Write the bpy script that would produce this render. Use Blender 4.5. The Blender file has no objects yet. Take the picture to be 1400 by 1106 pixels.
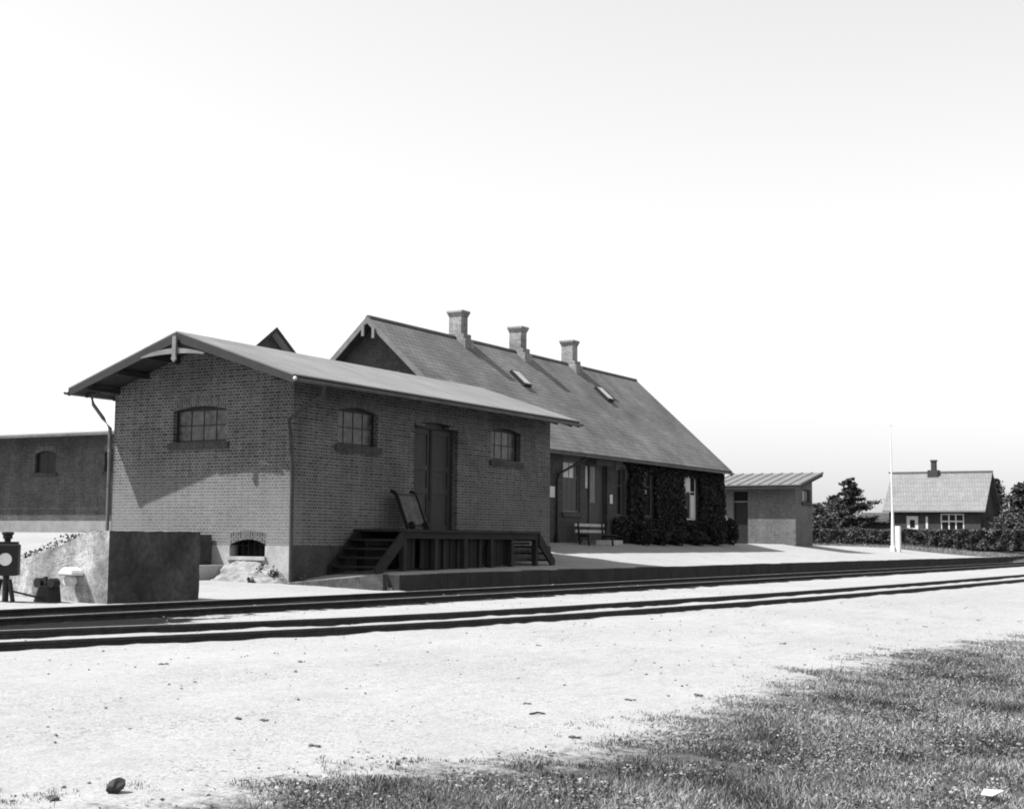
import bpy, bmesh, math, random
import numpy as np
from mathutils import Vector, Matrix, noise
random.seed(7); rng = np.random.default_rng(7)
sc = bpy.context.scene
COL = sc.collection

# ---------------------------------------------------------------- camera
cd = bpy.data.cameras.new('camera'); cam = bpy.data.objects.new('camera', cd); COL.objects.link(cam)
RC = Matrix(((0.49633087, -0.08565002, -0.86389799), (-0.86808769, -0.03874942, -0.4948962), (0.00891232, 0.99557147, -0.09358426)))
CAMH = 1.0
cam.matrix_world = Matrix.Translation((0, 0, CAMH)) @ RC.to_4x4()
cd.sensor_width = 36; cd.lens = 1966.84/1400*36; cd.clip_start = .1; cd.clip_end = 5000
sc.camera = cam
FPX = 1966.84
def pix(px, py, t):            # world point seen at photo pixel px, py at depth t
    return Vector((0, 0, CAMH)) + (RC @ Vector(((px-700)/FPX, -(py-553)/FPX, -1)))*t

# ---------------------------------------------------------------- light
SUN = Vector((-.42, .545, 1.0)).normalized()
w = bpy.data.worlds.new('World'); sc.world = w; w.use_nodes = True
nt = w.node_tree; nt.nodes.clear()
sky = nt.nodes.new('ShaderNodeTexSky'); sky.sky_type = 'NISHITA'; sky.sun_disc = False
sky.sun_elevation = math.asin(SUN.z); sky.sun_rotation = math.atan2(SUN.x, SUN.y)
sky.dust_density = 0.3; sky.air_density = 1.5; sky.ozone_density = 1.0
# the old blue-sensitive plate sees the sky mostly through its blue and green
sep = nt.nodes.new('ShaderNodeSeparateColor'); bw = nt.nodes.new('ShaderNodeMix'); bw.data_type = 'FLOAT'; bw.inputs[0].default_value = .9
bg = nt.nodes.new('ShaderNodeBackground'); bg.inputs[1].default_value = 0.097
wo = nt.nodes.new('ShaderNodeOutputWorld')
nt.links.new(sky.outputs[0], sep.inputs[0]); nt.links.new(sep.outputs[1], bw.inputs[2]); nt.links.new(sep.outputs[2], bw.inputs[3]); nt.links.new(bw.outputs[0], bg.inputs[0]); nt.links.new(bg.outputs[0], wo.inputs[0])
sl = bpy.data.lights.new('sun', 'SUN'); sl.energy = 5.0; sl.angle = math.radians(.53); sl.color = (1, 1, 1)
so = bpy.data.objects.new('sun', sl); COL.objects.link(so); so.rotation_euler = SUN.to_track_quat('Z', 'Y').to_euler(); so.location = (0, 0, 60)
sc.view_settings.view_transform = 'Standard'; sc.view_settings.look = 'None'; sc.view_settings.gamma = 1
sc.view_settings.exposure = 0.95
sc.render.engine = 'CYCLES'; sc.cycles.filter_width = 1.9; sc.cycles.max_bounces = 6

# ---------------------------------------------------------------- materials (the photograph is black and white: every colour is a grey)
class NT:
    def __init__(s, name):
        s.m = bpy.data.materials.new(name); s.m.use_nodes = True; s.t = s.m.node_tree
        s.b = s.t.nodes['Principled BSDF']
    def n(s, t, **k):
        x = s.t.nodes.new(t)
        for a, v in k.items():
            if a in x.inputs: x.inputs[a].default_value = v
            else: setattr(x, a, v)
        return x
    def l(s, a, b): s.t.links.new(a, b)
    def obj(s): return s.n('ShaderNodeTexCoord').outputs['Object']
    def noise(s, vec, scale, detail=4, rough=.6):
        x = s.n('ShaderNodeTexNoise'); x.inputs['Scale'].default_value = scale; x.inputs['Detail'].default_value = detail; x.inputs['Roughness'].default_value = rough
        if vec is not None: s.l(vec, x.inputs['Vector'])
        return x.outputs['Fac']
    def math(s, op, a, b=None, c=None, clamp=False):
        x = s.n('ShaderNodeMath'); x.operation = op; x.use_clamp = clamp
        for i, v in enumerate((a, b, c)):
            if v is None: continue
            if isinstance(v, (int, float)): x.inputs[i].default_value = v
            else: s.l(v, x.inputs[i])
        return x.outputs[0]
    def mr(s, v, a, b, c, d):
        x = s.n('ShaderNodeMapRange'); s.l(v, x.inputs[0])
        for i, q in enumerate((a, b, c, d)): x.inputs[i+1].default_value = q
        return x.outputs[0]
    def mix(s, f, a, b):       # scalar mix
        x = s.n('ShaderNodeMix'); x.data_type = 'FLOAT'
        for i, v in ((0, f), (2, a), (3, b)):
            if isinstance(v, (int, float)): x.inputs[i].default_value = v
            else: s.l(v, x.inputs[i])
        return x.outputs[0]
    def bump(s, h, st, dist=.01):
        x = s.n('ShaderNodeBump'); x.inputs['Strength'].default_value = st; x.inputs['Distance'].default_value = dist
        s.l(h, x.inputs['Height']); s.l(x.outputs[0], s.b.inputs['Normal'])
    def base(s, v): s.l(v, s.b.inputs['Base Color'])

def M(name, v, rough=.8, nv=.25, ns=4., bump=.3, bs=40., metal=0., spec=.3, stretch=None, alpha=1.):
    k = NT(name); b = k.b; b.inputs['Roughness'].default_value = rough; b.inputs['Metallic'].default_value = metal
    b.inputs['Specular IOR Level'].default_value = spec; b.inputs['Alpha'].default_value = alpha
    vec = k.obj()
    if stretch:
        mp = k.n('ShaderNodeMapping'); mp.inputs['Scale'].default_value = stretch; k.l(vec, mp.inputs[0]); vec = mp.outputs[0]
    a = k.mr(k.noise(vec, ns), .3, .7, 1-nv, 1+nv); c = k.mr(k.noise(vec, ns*9, 3), .3, .7, 1-nv*.6, 1+nv*.6)
    k.base(k.math('MULTIPLY', k.math('MULTIPLY', a, c), v))
    if bump: k.bump(k.noise(vec, bs, 3), bump)
    return k.m

def brick_mat(name, v1, v2, vm, bw_=.2, rh=.072, swap=False, stain=.3, light_low=None, ms=.012):
    k = NT(name); k.b.inputs['Roughness'].default_value = .9; k.b.inputs['Specular IOR Level'].default_value = .2
    o = k.obj(); sx = k.n('ShaderNodeSeparateXYZ'); k.l(o, sx.inputs[0])
    h = k.math('ADD', sx.outputs[0], sx.outputs[1]); z = sx.outputs[2]
    wob = k.math('MULTIPLY', k.math('SUBTRACT', k.noise(o, 3., 3), .5), .012)
    cx = k.n('ShaderNodeCombineXYZ')
    if swap: k.l(z, cx.inputs[0]); k.l(h, cx.inputs[1])
    else: k.l(h, cx.inputs[0]); k.l(k.math('ADD', z, wob), cx.inputs[1])
    bt = k.n('ShaderNodeTexBrick'); k.l(cx.outputs[0], bt.inputs[0])
    bt.inputs['Scale'].default_value = 1; bt.inputs['Brick Width'].default_value = bw_; bt.inputs['Row Height'].default_value = rh
    bt.inputs['Mortar Size'].default_value = ms; bt.squash = .5; bt.squash_frequency = 2; bt.inputs['Mortar Smooth'].default_value = .3; bt.inputs['Bias'].default_value = .0
    bt.inputs['Color1'].default_value = (v1, v1, v1, 1); bt.inputs['Color2'].default_value = (v2, v2, v2, 1); bt.inputs['Mortar'].default_value = (vm, vm, vm, 1)
    col = k.n('ShaderNodeRGBToBW'); k.l(bt.outputs['Color'], col.inputs[0])
    n1 = k.mr(k.noise(o, .9, 5, .65), .3, .7, 1-stain, 1+stain)
    mp = k.n('ShaderNodeMapping'); mp.inputs['Scale'].default_value = (1.2, 1.2, 5); k.l(o, mp.inputs[0])
    n2 = k.mr(k.noise(mp.outputs[0], 6, 4, .7), .25, .75, .62, 1.38)
    n3 = k.mr(k.noise(o, 45, 2), .3, .7, .8, 1.2)
    mp3 = k.n('ShaderNodeMapping'); mp3.inputs['Scale'].default_value = (2.2, 2.2, .28); k.l(o, mp3.inputs[0])
    n4 = k.mr(k.noise(mp3.outputs[0], 1.5, 6, .7), .35, .6, .86, 1.06)       # soot and damp run down in streaks
    c = k.math('MULTIPLY', k.math('MULTIPLY', k.math('MULTIPLY', col.outputs[0], n4), n1), k.math('MULTIPLY', n2, n3))
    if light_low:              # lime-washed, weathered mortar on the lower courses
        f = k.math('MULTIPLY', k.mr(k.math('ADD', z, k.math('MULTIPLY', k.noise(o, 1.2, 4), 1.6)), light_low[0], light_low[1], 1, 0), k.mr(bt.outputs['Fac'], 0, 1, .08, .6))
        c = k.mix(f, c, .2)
        # the exposed gable end is lime-bleached below window height, plus painted-in sunlight
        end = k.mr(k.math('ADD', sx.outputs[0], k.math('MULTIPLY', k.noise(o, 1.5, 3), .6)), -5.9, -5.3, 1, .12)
        lime_sun = k.math('MULTIPLY', k.math('MULTIPLY', k.mr(k.noise(o, .75, 6, .75), .36, .6, .3, .85), k.mr(k.math('ADD', z, k.math('MULTIPLY', k.noise(o, .8, 4), .8)), 2.3, 3.1, 1, 0)), end)
        c = k.mix(lime_sun, c, k.mr(k.noise(o, 18, 4, .7), .3, .7, .13, .25))
    k.base(c)
    k.bump(k.math('ADD', k.math('MULTIPLY', bt.outputs['Fac'], -1.), k.math('MULTIPLY', k.noise(o, 60, 3), .6)), .7, .008)
    return k.m

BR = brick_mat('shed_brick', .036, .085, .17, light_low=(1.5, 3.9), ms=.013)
BRS = brick_mat('soldier_brick', .045, .095, .15, bw_=.24, rh=.07, swap=True)
SILL = brick_mat('sill_brick', .03, .05, .07, bw_=.24, rh=.07, swap=True)
BR2 = brick_mat('station_brick', .035, .055, .065)
BR3 = brick_mat('warehouse_brick', .035, .075, .1, stain=.3)
BR4 = brick_mat('yellow_brick', .08, .125, .14, stain=.2)
CH = brick_mat('chimney_brick', .15, .25, .27, stain=.35)
def felt_mat():
    k = NT('roof_felt'); k.b.inputs['Roughness'].default_value = .85; k.b.inputs['Specular IOR Level'].default_value = .2
    o = k.obj(); sx = k.n('ShaderNodeSeparateXYZ'); k.l(o, sx.inputs[0])
    cx = k.n('ShaderNodeCombineXYZ'); k.l(sx.outputs[1], cx.inputs[1]); k.l(k.math('ADD', sx.outputs[0], k.math('MULTIPLY', k.noise(o, .6, 2), .3)), cx.inputs[0])
    bt = k.n('ShaderNodeTexBrick'); k.l(cx.outputs[0], bt.inputs[0]); bt.inputs['Scale'].default_value = 1; bt.inputs['Brick Width'].default_value = 4.3; bt.inputs['Row Height'].default_value = .85
    bt.inputs['Mortar Size'].default_value = .012; bt.inputs['Mortar Smooth'].default_value = .5
    for n_, q in (('Color1', .15), ('Color2', .175), ('Mortar', .11)): bt.inputs[n_].default_value = (q, q, q, 1)
    col = k.n('ShaderNodeRGBToBW'); k.l(bt.outputs['Color'], col.inputs[0])
    mp = k.n('ShaderNodeMapping'); mp.inputs['Scale'].default_value = (3, .5, 1); k.l(o, mp.inputs[0])
    k.base(k.math('MULTIPLY', k.math('MULTIPLY', col.outputs[0], k.mr(k.noise(mp.outputs[0], 1.1, 6, .7), .3, .7, .84, 1.14)), k.math('MULTIPLY', k.mr(k.noise(o, .45, 4), .3, .7, .86, 1.12), k.mr(k.noise(o, 25, 3), .3, .7, .92, 1.08))))
    k.bump(k.noise(o, 4, 5), .5, .03); return k.m
FELT = felt_mat()
FELTD = M('eave_board_dark', .02, .7, .2, 3)
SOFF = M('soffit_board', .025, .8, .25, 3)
WOODD = M('tarred_wood', .007, .75, .45, 3, .5, 30, stretch=(3, 3, .6))
WOODH = M('tarred_plank', .013, .75, .45, 3, .5, 30, stretch=(.4, 3, 3))
WOODG = M('weathered_wood', .02, .8, .45, 3, .5, 30, stretch=(3, 3, .6))
DOORM = M('door_paint', .028, .6, .3, 2, .2, 20, stretch=(3, 3, .5))
TRIM = M('pale_trim_paint', .15, .7, .2, 4, .1)
ZINC = M('zinc_sheet', .1, .5, .3, 4, .1, metal=.2)
DIRON = M('black_iron', .012, .55, .3, 6, .2)
GLASS = M('dusty_glass', .055, .3, .85, 5, 0, spec=.4)
GLASSD = M('dark_glass', .012, .3, .3, 3, 0, spec=.2)
GLASSP = M('pale_glass', .32, .25, .15, 3, 0, spec=.7)
CONC = M('foundation_render', .32, .9, .22, 2.0, .4, 25)
WHITE = M('white_paint', .6, .6, .08, 3, .05)
PAPER = M('notice_paper', .5, .8, .05, 3, 0)
RUST = M('rusty_steel', .025, .8, .4, 8, .3)
HEAD = M('worn_rail_head', .3, .5, .3, 2, 0)
BARK = M('bark', .05, .9, .4, 6, .6)
STONE = M('field_stone', .07, .85, .4, 6, .6, 20)
EDGE = M('platform_edge_stone', .03, .9, .35, 2, .5, 25)

def slate_mat(name, v, rowh=.16, bwid=.3, contrast=.12):
    k = NT(name); k.b.inputs['Roughness'].default_value = .8; k.b.inputs['Specular IOR Level'].default_value = .25
    o = k.obj(); sx = k.n('ShaderNodeSeparateXYZ'); k.l(o, sx.inputs[0])
    return k, o, sx
def roof_mat(name, v, along, rowh, bwid, vm, streak=.25, bumpd=.012):
    k, o, sx = slate_mat(name, v); cx = k.n('ShaderNodeCombineXYZ')
    k.l(sx.outputs[0 if along == 'x' else 1], cx.inputs[0]); k.l(sx.outputs[2], cx.inputs[1])
    bt = k.n('ShaderNodeTexBrick'); k.l(cx.outputs[0], bt.inputs[0]); bt.inputs['Scale'].default_value = 1
    bt.inputs['Brick Width'].default_value = bwid; bt.inputs['Row Height'].default_value = rowh; bt.inputs['Mortar Size'].default_value = .014; bt.inputs['Mortar Smooth'].default_value = .6
    for n_, q in (('Color1', v*.93), ('Color2', v*1.07), ('Mortar', vm)): bt.inputs[n_].default_value = (q, q, q, 1)
    col = k.n('ShaderNodeRGBToBW'); k.l(bt.outputs['Color'], col.inputs[0])
    n1 = k.mr(k.noise(o, .5, 5, .7), .3, .7, 1-streak, 1+streak)
    mp = k.n('ShaderNodeMapping'); mp.inputs['Scale'].default_value = (.7, .7, 6) ; k.l(o, mp.inputs[0])
    n2 = k.mr(k.noise(mp.outputs[0], 3, 4, .7), .3, .7, .82, 1.18)
    k.base(k.math('MULTIPLY', col.outputs[0], k.math('MULTIPLY', n1, n2)))
    k.bump(k.math('MULTIPLY', bt.outputs['Fac'], -1.), .6, bumpd)
    return k.m
ROOFS = roof_mat('station_slates', .12, 'x', .15, .28, .06, .42)
ROOFH = roof_mat('cottage_tiles', .17, 'y', .34, .2, .12, .15, .03)
ROOFW = M('white_roof_sheet', .29, .8, .04, .5, 0)
ROOFT = M('toilet_roof_sheet', .125, .7, .12, 1, .1)

def leaf_mat(name, lo, hi):
    k = NT(name); k.b.inputs['Roughness'].default_value = .65; k.b.inputs['Specular IOR Level'].default_value = .25
    a = k.n('ShaderNodeAttribute'); a.attribute_name = 'tone'
    k.base(k.mr(a.outputs['Fac'], 0, 1, lo, hi))
    return k.m
GRASS = leaf_mat('grass_blades', .038, .46)
LEAFD = leaf_mat('dark_leaves', .015, .07)
LEAFI = leaf_mat('ivy_leaves', .008, .036)
LEAFH = leaf_mat('hedge_leaves', .025, .12)

def ground_mat():
    k = NT('sandy_ground'); k.b.inputs['Roughness'].default_value = .95; k.b.inputs['Specular IOR Level'].default_value = .1
    o = k.obj()
    base = k.math('MULTIPLY', k.mr(k.noise(o, .35, 5, .65), .3, .7, .92, 1.07), k.mr(k.noise(o, 9, 5, .7), .3, .7, .9, 1.08))
    base = k.math('MULTIPLY', k.math('MULTIPLY', base, k.mr(k.noise(o, 55, 3, .7), .3, .7, .86, 1.1)), .285)
    # streaks of darker cinders dragged along the tracks
    mp = k.n('ShaderNodeMapping'); mp.inputs['Scale'].default_value = (.5, 2.2, 1); k.l(o, mp.inputs[0])
    st = k.mr(k.noise(mp.outputs[0], 1.6, 6, .75), .52, .7, 0, .42)
    base = k.mix(st, base, .17)
    clus = k.mr(k.noise(o, .8, 4, .6), .42, .62, .35, 1)
    mp2 = k.n('ShaderNodeMapping'); mp2.inputs['Scale'].default_value = (1, 1.5, 1); k.l(o, mp2.inputs[0])
    sp = k.math('MULTIPLY', k.mr(k.noise(mp2.outputs[0], 34, 3, .6), .575, .63, 0, .7), clus); base = k.mix(sp, base, .07)
    sp2 = k.math('MULTIPLY', k.mr(k.noise(mp2.outputs[0], 13, 4, .65), .6, .64, 0, .5), clus); base = k.mix(sp2, base, .09)
    at = k.n('ShaderNodeAttribute'); at.attribute_name = 'cinder'
    cm = k.mr(k.math('ADD', at.outputs['Fac'], k.math('MULTIPLY', k.math('SUBTRACT', k.noise(o, 1.7, 7, .75), .5), 1.7)), -.03, .1, 0, 1)
    cin = k.math('MULTIPLY', k.mr(k.noise(o, 14, 4, .7), .3, .7, .4, 1.8), .005)
    base = k.mix(cm, base, cin)
    ag = k.n('ShaderNodeAttribute'); ag.attribute_name = 'turf'
    gm = k.mr(k.math('ADD', ag.outputs['Fac'], k.math('MULTIPLY', k.math('SUBTRACT', k.noise(o, 7, 6, .8), .5), 1.3)), 0, .3, 0, 1)
    gr = k.math('MULTIPLY', k.mr(k.noise(o, 22, 4, .7), .35, .65, .5, 1.6), .06)
    base = k.mix(gm, base, gr)
    k.base(base)
    k.bump(k.math('ADD', k.noise(o, 30, 4, .7), k.math('MULTIPLY', k.noise(o, 6, 3), 1.5)), .5, .02)
    return k.m
GND = ground_mat()

# ---------------------------------------------------------------- helpers
def tag(o, label=None, cat=None, group=None, kind=None):
    if label: o['label'] = label
    if cat: o['category'] = cat
    if group: o['group'] = group
    if kind: o['kind'] = kind
    return o
def thing(name, label, cat, loc, group=None):
    o = bpy.data.objects.new(name, None); COL.objects.link(o); o.location = loc; o.empty_display_size = .3
    return tag(o, label, cat, group)
def rootloc(p):
    v = Vector((0, 0, 0))
    while p is not None: v += Vector(p.location); p = p.parent
    return v
class MB:
    def __init__(s): s.bm = bmesh.new()
    def poly(s, pts):
        try: return s.bm.faces.new([s.bm.verts.new(p) for p in pts])
        except ValueError: return None
    def prism(s, pts, v):      # closed prism of polygon pts swept by v
        v = Vector(v); a = [s.bm.verts.new(p) for p in pts]; b = [s.bm.verts.new(Vector(p)+v) for p in pts]
        s.bm.faces.new(a); s.bm.faces.new(b[::-1]); n = len(a)
        for i in range(n): s.bm.faces.new((a[i], b[i], b[(i+1) % n], a[(i+1) % n]))
        return s
    def box(s, x0, x1, y0, y1, z0, z1):
        return s.prism([(x0, y0, z0), (x1, y0, z0), (x1, y1, z0), (x0, y1, z0)], (0, 0, z1-z0))
    def bar(s, p, q, w_, h_, up=(0, 0, 1)):
        p = Vector(p); q = Vector(q); d = (q-p).normalized(); up = Vector(up)
        if abs(d.dot(up)) > .98: up = Vector((1, 0, 0))
        a = d.cross(up).normalized()*w_/2; b = a.cross(d).normalized()*h_/2
        return s.prism([p-a-b, p+a-b, p+a+b, p-a+b], q-p)
    def tube(s, pts, r, n=10, r2=None):
        pts = [Vector(p) for p in pts]; rings = []; m = len(pts)
        for i, p in enumerate(pts):
            d = (pts[min(i+1, m-1)]-pts[max(i-1, 0)]).normalized()
            u = d.cross(Vector((0, 0, 1))) if abs(d.z) < .95 else d.cross(Vector((0, 1, 0)))
            u.normalize(); v = d.cross(u); rr = r if r2 is None else r+(r2-r)*i/(m-1)
            rings.append([s.bm.verts.new(p+(u*math.cos(2*math.pi*j/n)+v*math.sin(2*math.pi*j/n))*rr) for j in range(n)])
        for i in range(m-1):
            for j in range(n): s.bm.faces.new((rings[i][j], rings[i][(j+1) % n], rings[i+1][(j+1) % n], rings[i+1][j]))
        s.bm.faces.new(rings[0][::-1]); s.bm.faces.new(rings[-1]); return s
    def lathe(s, c, prof, n=16):
        rings = [[s.bm.verts.new((c[0]+r*math.cos(2*math.pi*j/n), c[1]+r*math.sin(2*math.pi*j/n), c[2]+z)) for j in range(n)] for r, z in prof]
        for i in range(len(prof)-1):
            for j in range(n): s.bm.faces.new((rings[i][j], rings[i][(j+1) % n], rings[i+1][(j+1) % n], rings[i+1][j]))
        s.bm.faces.new(rings[0][::-1]); s.bm.faces.new(rings[-1]); return s
    def build(s, name, mat, parent=None, bevel=0, smooth=False, jitter=0):
        bmesh.ops.recalc_face_normals(s.bm, faces=s.bm.faces)
        me = bpy.data.meshes.new(name)
        off = rootloc(parent)
        if off.length: bmesh.ops.translate(s.bm, verts=s.bm.verts, vec=-off)
        s.bm.to_mesh(me); s.bm.free(); me.materials.append(mat)
        if smooth: me.polygons.foreach_set('use_smooth', [True]*len(me.polygons))
        o = bpy.data.objects.new(name, me); COL.objects.link(o)
        if parent is not None: o.parent = parent
        if bevel:
            b = o.modifiers.new('bevel', 'BEVEL'); b.width = bevel; b.segments = 2; b.limit_method = 'ANGLE'
        return o

class Fr:                       # wall frame: u along the wall, w inwards, z up
    def __init__(s, ax, c): s.ax = ax; s.c = c
    def P(s, u, w_, z): return (u, s.c+w_, z) if s.ax == 'y' else (s.c+w_, u, z)
    def box(s, mb, u0, u1, w0, w1, z0, z1):
        a = s.P(u0, w0, z0); b = s.P(u1, w1, z1)
        return mb.box(min(a[0], b[0]), max(a[0], b[0]), min(a[1], b[1]), max(a[1], b[1]), z0, z1)
def wall(mb, F, u0, u1, z0, z1, ops, top=None, th=.3):
    # wall face cut into cells round the openings; reveals give it its thickness; top(u) -> height lets a gable rise above z1
    us = sorted({u0, u1, *[o[0] for o in ops], *[o[1] for o in ops]}); zs = sorted({z0, z1, *[o[2] for o in ops], *[o[3] for o in ops]})
    for i in range(len(us)-1):
        for j in range(len(zs)-1):
            um = (us[i]+us[i+1])/2; zm = (zs[j]+zs[j+1])/2
            if any(o[0] < um < o[1] and o[2] < zm < o[3] for o in ops): continue
            mb.poly([F.P(us[i], 0, zs[j]), F.P(us[i+1], 0, zs[j]), F.P(us[i+1], 0, zs[j+1]), F.P(us[i], 0, zs[j+1])])
    for a, b, c, d in ops:
        for q in ([(a, 0, c), (a, th, c), (a, th, d), (a, 0, d)], [(b, 0, c), (b, th, c), (b, th, d), (b, 0, d)], [(a, 0, c), (b, 0, c), (b, th, c), (a, th, c)], [(a, 0, d), (b, 0, d), (b, th, d), (a, th, d)]):
            mb.poly([F.P(*p) for p in q])
    if top: mb.poly([F.P(u0, 0, z1)] + [F.P(*p) for p in top] + [F.P(u1, 0, z1)])
def arch(F, ua, ub, zc, rise, parent, th=.2, mat=None, h=.24, proud=.004):
    mb = MB(); n = 12; lo = []; up = []
    for i in range(n+1):
        t = i/n; u = ua+(ub-ua)*t; k = 1-(2*t-1)**2
        lo.append(F.P(u, -proud, zc-rise+rise*k)); up.append(F.P(u, -proud, zc+.02+(h-.06)*1.0+rise*.5*k-rise*.4))
    d = F.P(0, th+proud, 0); z = F.P(0, 0, 0); mb.prism(lo+up[::-1], Vector(d)-Vector(z))
    return mb.build('brick_arch', mat or BRS, parent)
def window(F, ua, ub, za, zb, parent, cols=4, rows=2, rec=.14, fr=.05, mun=.026, fm=DIRON, gm=GLASS, rise=.1, sill=True, label=None, midrail=None, archm=True, sillm=None):
    mb = MB()
    F.box(mb, ua, ua+fr, rec, rec+.06, za, zb); F.box(mb, ub-fr, ub, rec, rec+.06, za, zb)
    F.box(mb, ua+fr, ub-fr, rec, rec+.06, za, za+fr); F.box(mb, ua+fr, ub-fr, rec, rec+.06, zb-fr-(rise*.5 if rise else 0), zb)
    f = mb.build('window', fm, parent)
    if label: f['label'] = label
    mb = MB()
    for i in range(1, cols):
        u = ua+fr+(ub-ua-2*fr)*i/cols; F.box(mb, u-mun/2, u+mun/2, rec+.012, rec+.047, za+fr, zb-fr)
    for j in range(1, rows):
        z = za+fr+(zb-za-2*fr-(rise*.5 if rise else 0))*(midrail if midrail else j/rows); F.box(mb, ua+fr, ub-fr, rec+.009, rec+.044, z-mun/2, z+mun/2)
    mb.build('glazing_bars', fm, f)
    mb = MB(); F.box(mb, ua+fr*.5, ub-fr*.5, rec+.022, rec+.034, za+fr*.5, zb-fr*.5); mb.build('glass', gm, f)
    if sill:
        mb = MB(); p = [F.P(ua-.1, -.07, za-.17), F.P(ua-.1, -.07, za-.035), F.P(ua-.1, rec, za+.004), F.P(ua-.1, rec, za-.17)]
        mb.prism(p, Vector(F.P(ub+.1, 0, 0))-Vector(F.P(ua-.1, 0, 0))); mb.build('sill', sillm or SILL, f)
    if rise and archm: arch(F, ua, ub, zb, rise, f)
    return f

def leafmesh(name, pts, size, mat, parent=None, aspect=.6, tone=None, flat=0., normal=None):
    """many small leaf quads (diamonds) at the points, each with a tone of its own"""
    pts = np.asarray(pts, float); n = len(pts); off = np.array(rootloc(parent))
    a = rng.normal(size=(n, 3)); a /= np.linalg.norm(a, axis=1)[:, None]
    b = rng.normal(size=(n, 3)); b[:, 2] *= (1-flat); a[:, 2] *= (1-flat)
    b -= a*(a*b).sum(1)[:, None]/(a*a).sum(1)[:, None]; b /= np.linalg.norm(b, axis=1)[:, None]+1e-9
    sz = (np.asarray(size)*rng.uniform(.6, 1.3, n))[:, None]
    v = np.stack([pts-a*sz*.5, pts+b*sz*aspect*.5, pts+a*sz*.5, pts-b*sz*aspect*.5], 1)-off
    me = bpy.data.meshes.new(name); me.vertices.add(4*n); me.vertices.foreach_set('co', v.ravel())
    me.loops.add(4*n); me.loops.foreach_set('vertex_index', np.arange(4*n, dtype=np.int32))
    me.polygons.add(n); me.polygons.foreach_set('loop_start', np.arange(0, 4*n, 4, dtype=np.int32))
    me.update(calc_edges=True); me.validate()
    t = rng.uniform(0, 1, n)**1.5 if tone is None else tone
    at = me.attributes.new('tone', 'FLOAT', 'POINT'); at.data.foreach_set('value', np.repeat(t, 4).astype(np.float32))
    me.materials.append(mat); o = bpy.data.objects.new(name, me); COL.objects.link(o)
    if parent is not None: o.parent = parent
    return o

# ---------------------------------------------------------------- terrain
def lerp(a, b, t): return a+(b-a)*t
def cl(t): return 0. if t < 0 else (1. if t > 1 else t)
def ss(t): t = cl(t); return t*t*(3-2*t)
def zg(x, y):
    if y < 17.31 :
        if y < 8: return -.09-.065*(8-max(y, -40))*(1 if y > -2 else .9)
        return -.09
    if y < 20.3: zl = lerp(-.09, 0, (y-17.3)/3)
    elif y < 24: zl = lerp(0, .1, (y-20.3)/3.7)
    else: zl = lerp(.1, 1.13, ss((y-24)/20))
    if x < 25.21:
        return zl
    zs = lerp(.93, .66, ss((x-60)/40))
    if x < 41:
        wl = lerp(0, .23, (x-25.5)/2.1) if x < 27.6 else lerp(.23, .42, (x-27.6)/10.4)
        z1 = lerp(.24, wl, cl((y-17.3)/3)) if y < 20.3 else lerp(wl, zs, ss((y-20.3)/6))
    else: z1 = 0
    z2 = lerp(.24, zs, cl((y-17.3)/6.3)**1.4) if y < 23.6 else lerp(zs, max(zs, 1.13), ss((y-23.6)/20)*(1 if x < 70 else 0))
    t = ss((x-37.5)/3.5)
    z = lerp(z1, z2, t)
    if y > 26 and x < 38: z = lerp(zl, z, ss((x-25)/13))
    return z
# rail centre lines measured off the photograph
RA = [(-60, 16.3), (-20, 16.1), (5, 15.95), (13, 15.75), (20, 15.5), (37, 15.4), (60, 15.45), (90, 15.6), (200, 16.3), (400, 18)]
RB = [(-60, 14.75), (-20, 14.5), (5, 14.35), (12, 14.1), (19.5, 13.8), (33, 13.68), (60, 13.75), (90, 13.95), (200, 14.7), (400, 16.4)]
RN = [(-1.2, 14.25), (4, 12.75), (9.4, 10.98), (13.5, 9.85), (20.9, 8.9), (32, 8.3), (44, 8.0), (70, 7.4), (110, 6.3), (200, 3)]
RF = [(-6, 16.0), (0, 15.3), (5.5, 13.9), (10.7, 12.25), (15, 11.0), (23.6, 10.05), (35, 9.5), (50, 9.22), (75, 8.7), (115, 7.6), (200, 4.4)]
def spl(P, step=.5):
    xs = [p[0] for p in P]; out = []; x = xs[0]
    def f(x):
        i = max(0, min(len(P)-2, next((k for k in range(len(P)-1) if x <= P[k+1][0]), len(P)-2)))
        def m(k):
            if k == 0: return (P[1][1]-P[0][1])/(P[1][0]-P[0][0])
            if k == len(P)-1: return (P[-1][1]-P[-2][1])/(P[-1][0]-P[-2][0])
            a = (P[k][1]-P[k-1][1])/(P[k][0]-P[k-1][0]); b = (P[k+1][1]-P[k][1])/(P[k+1][0]-P[k][0]); return (a+b)/2
        h = P[i+1][0]-P[i][0]; t = (x-P[i][0])/h
        return (2*t**3-3*t**2+1)*P[i][1]+(t**3-2*t**2+t)*h*m(i)+(-2*t**3+3*t**2)*P[i+1][1]+(t**3-t**2)*h*m(i+1)
    while x < xs[-1]:
        out.append((x, f(x))); x += step if x < 60 else step*6
    out.append((xs[-1], f(xs[-1]))); return out, f
rails = {k: spl(v) for k, v in dict(A=RA, B=RB, N=RN, F=RF).items()}
fA, fB, fN, fF = (rails[k][1] for k in 'ABNF')
TURF = [(-40, 6.5), (0, 5.6), (5, 5.15), (6.5, 5.0), (7.6, 4.6), (9, 4.35), (10.5, 4.4), (12.6, 4.6), (14.7, 4.65), (18.6, 4.6), (21.5, 4.0), (30, 3.2), (60, 1), (200, -8), (900, -60)]
def turf_edge(x): return float(np.interp(x, [p[0] for p in TURF], [p[1] for p in TURF]))
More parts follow.
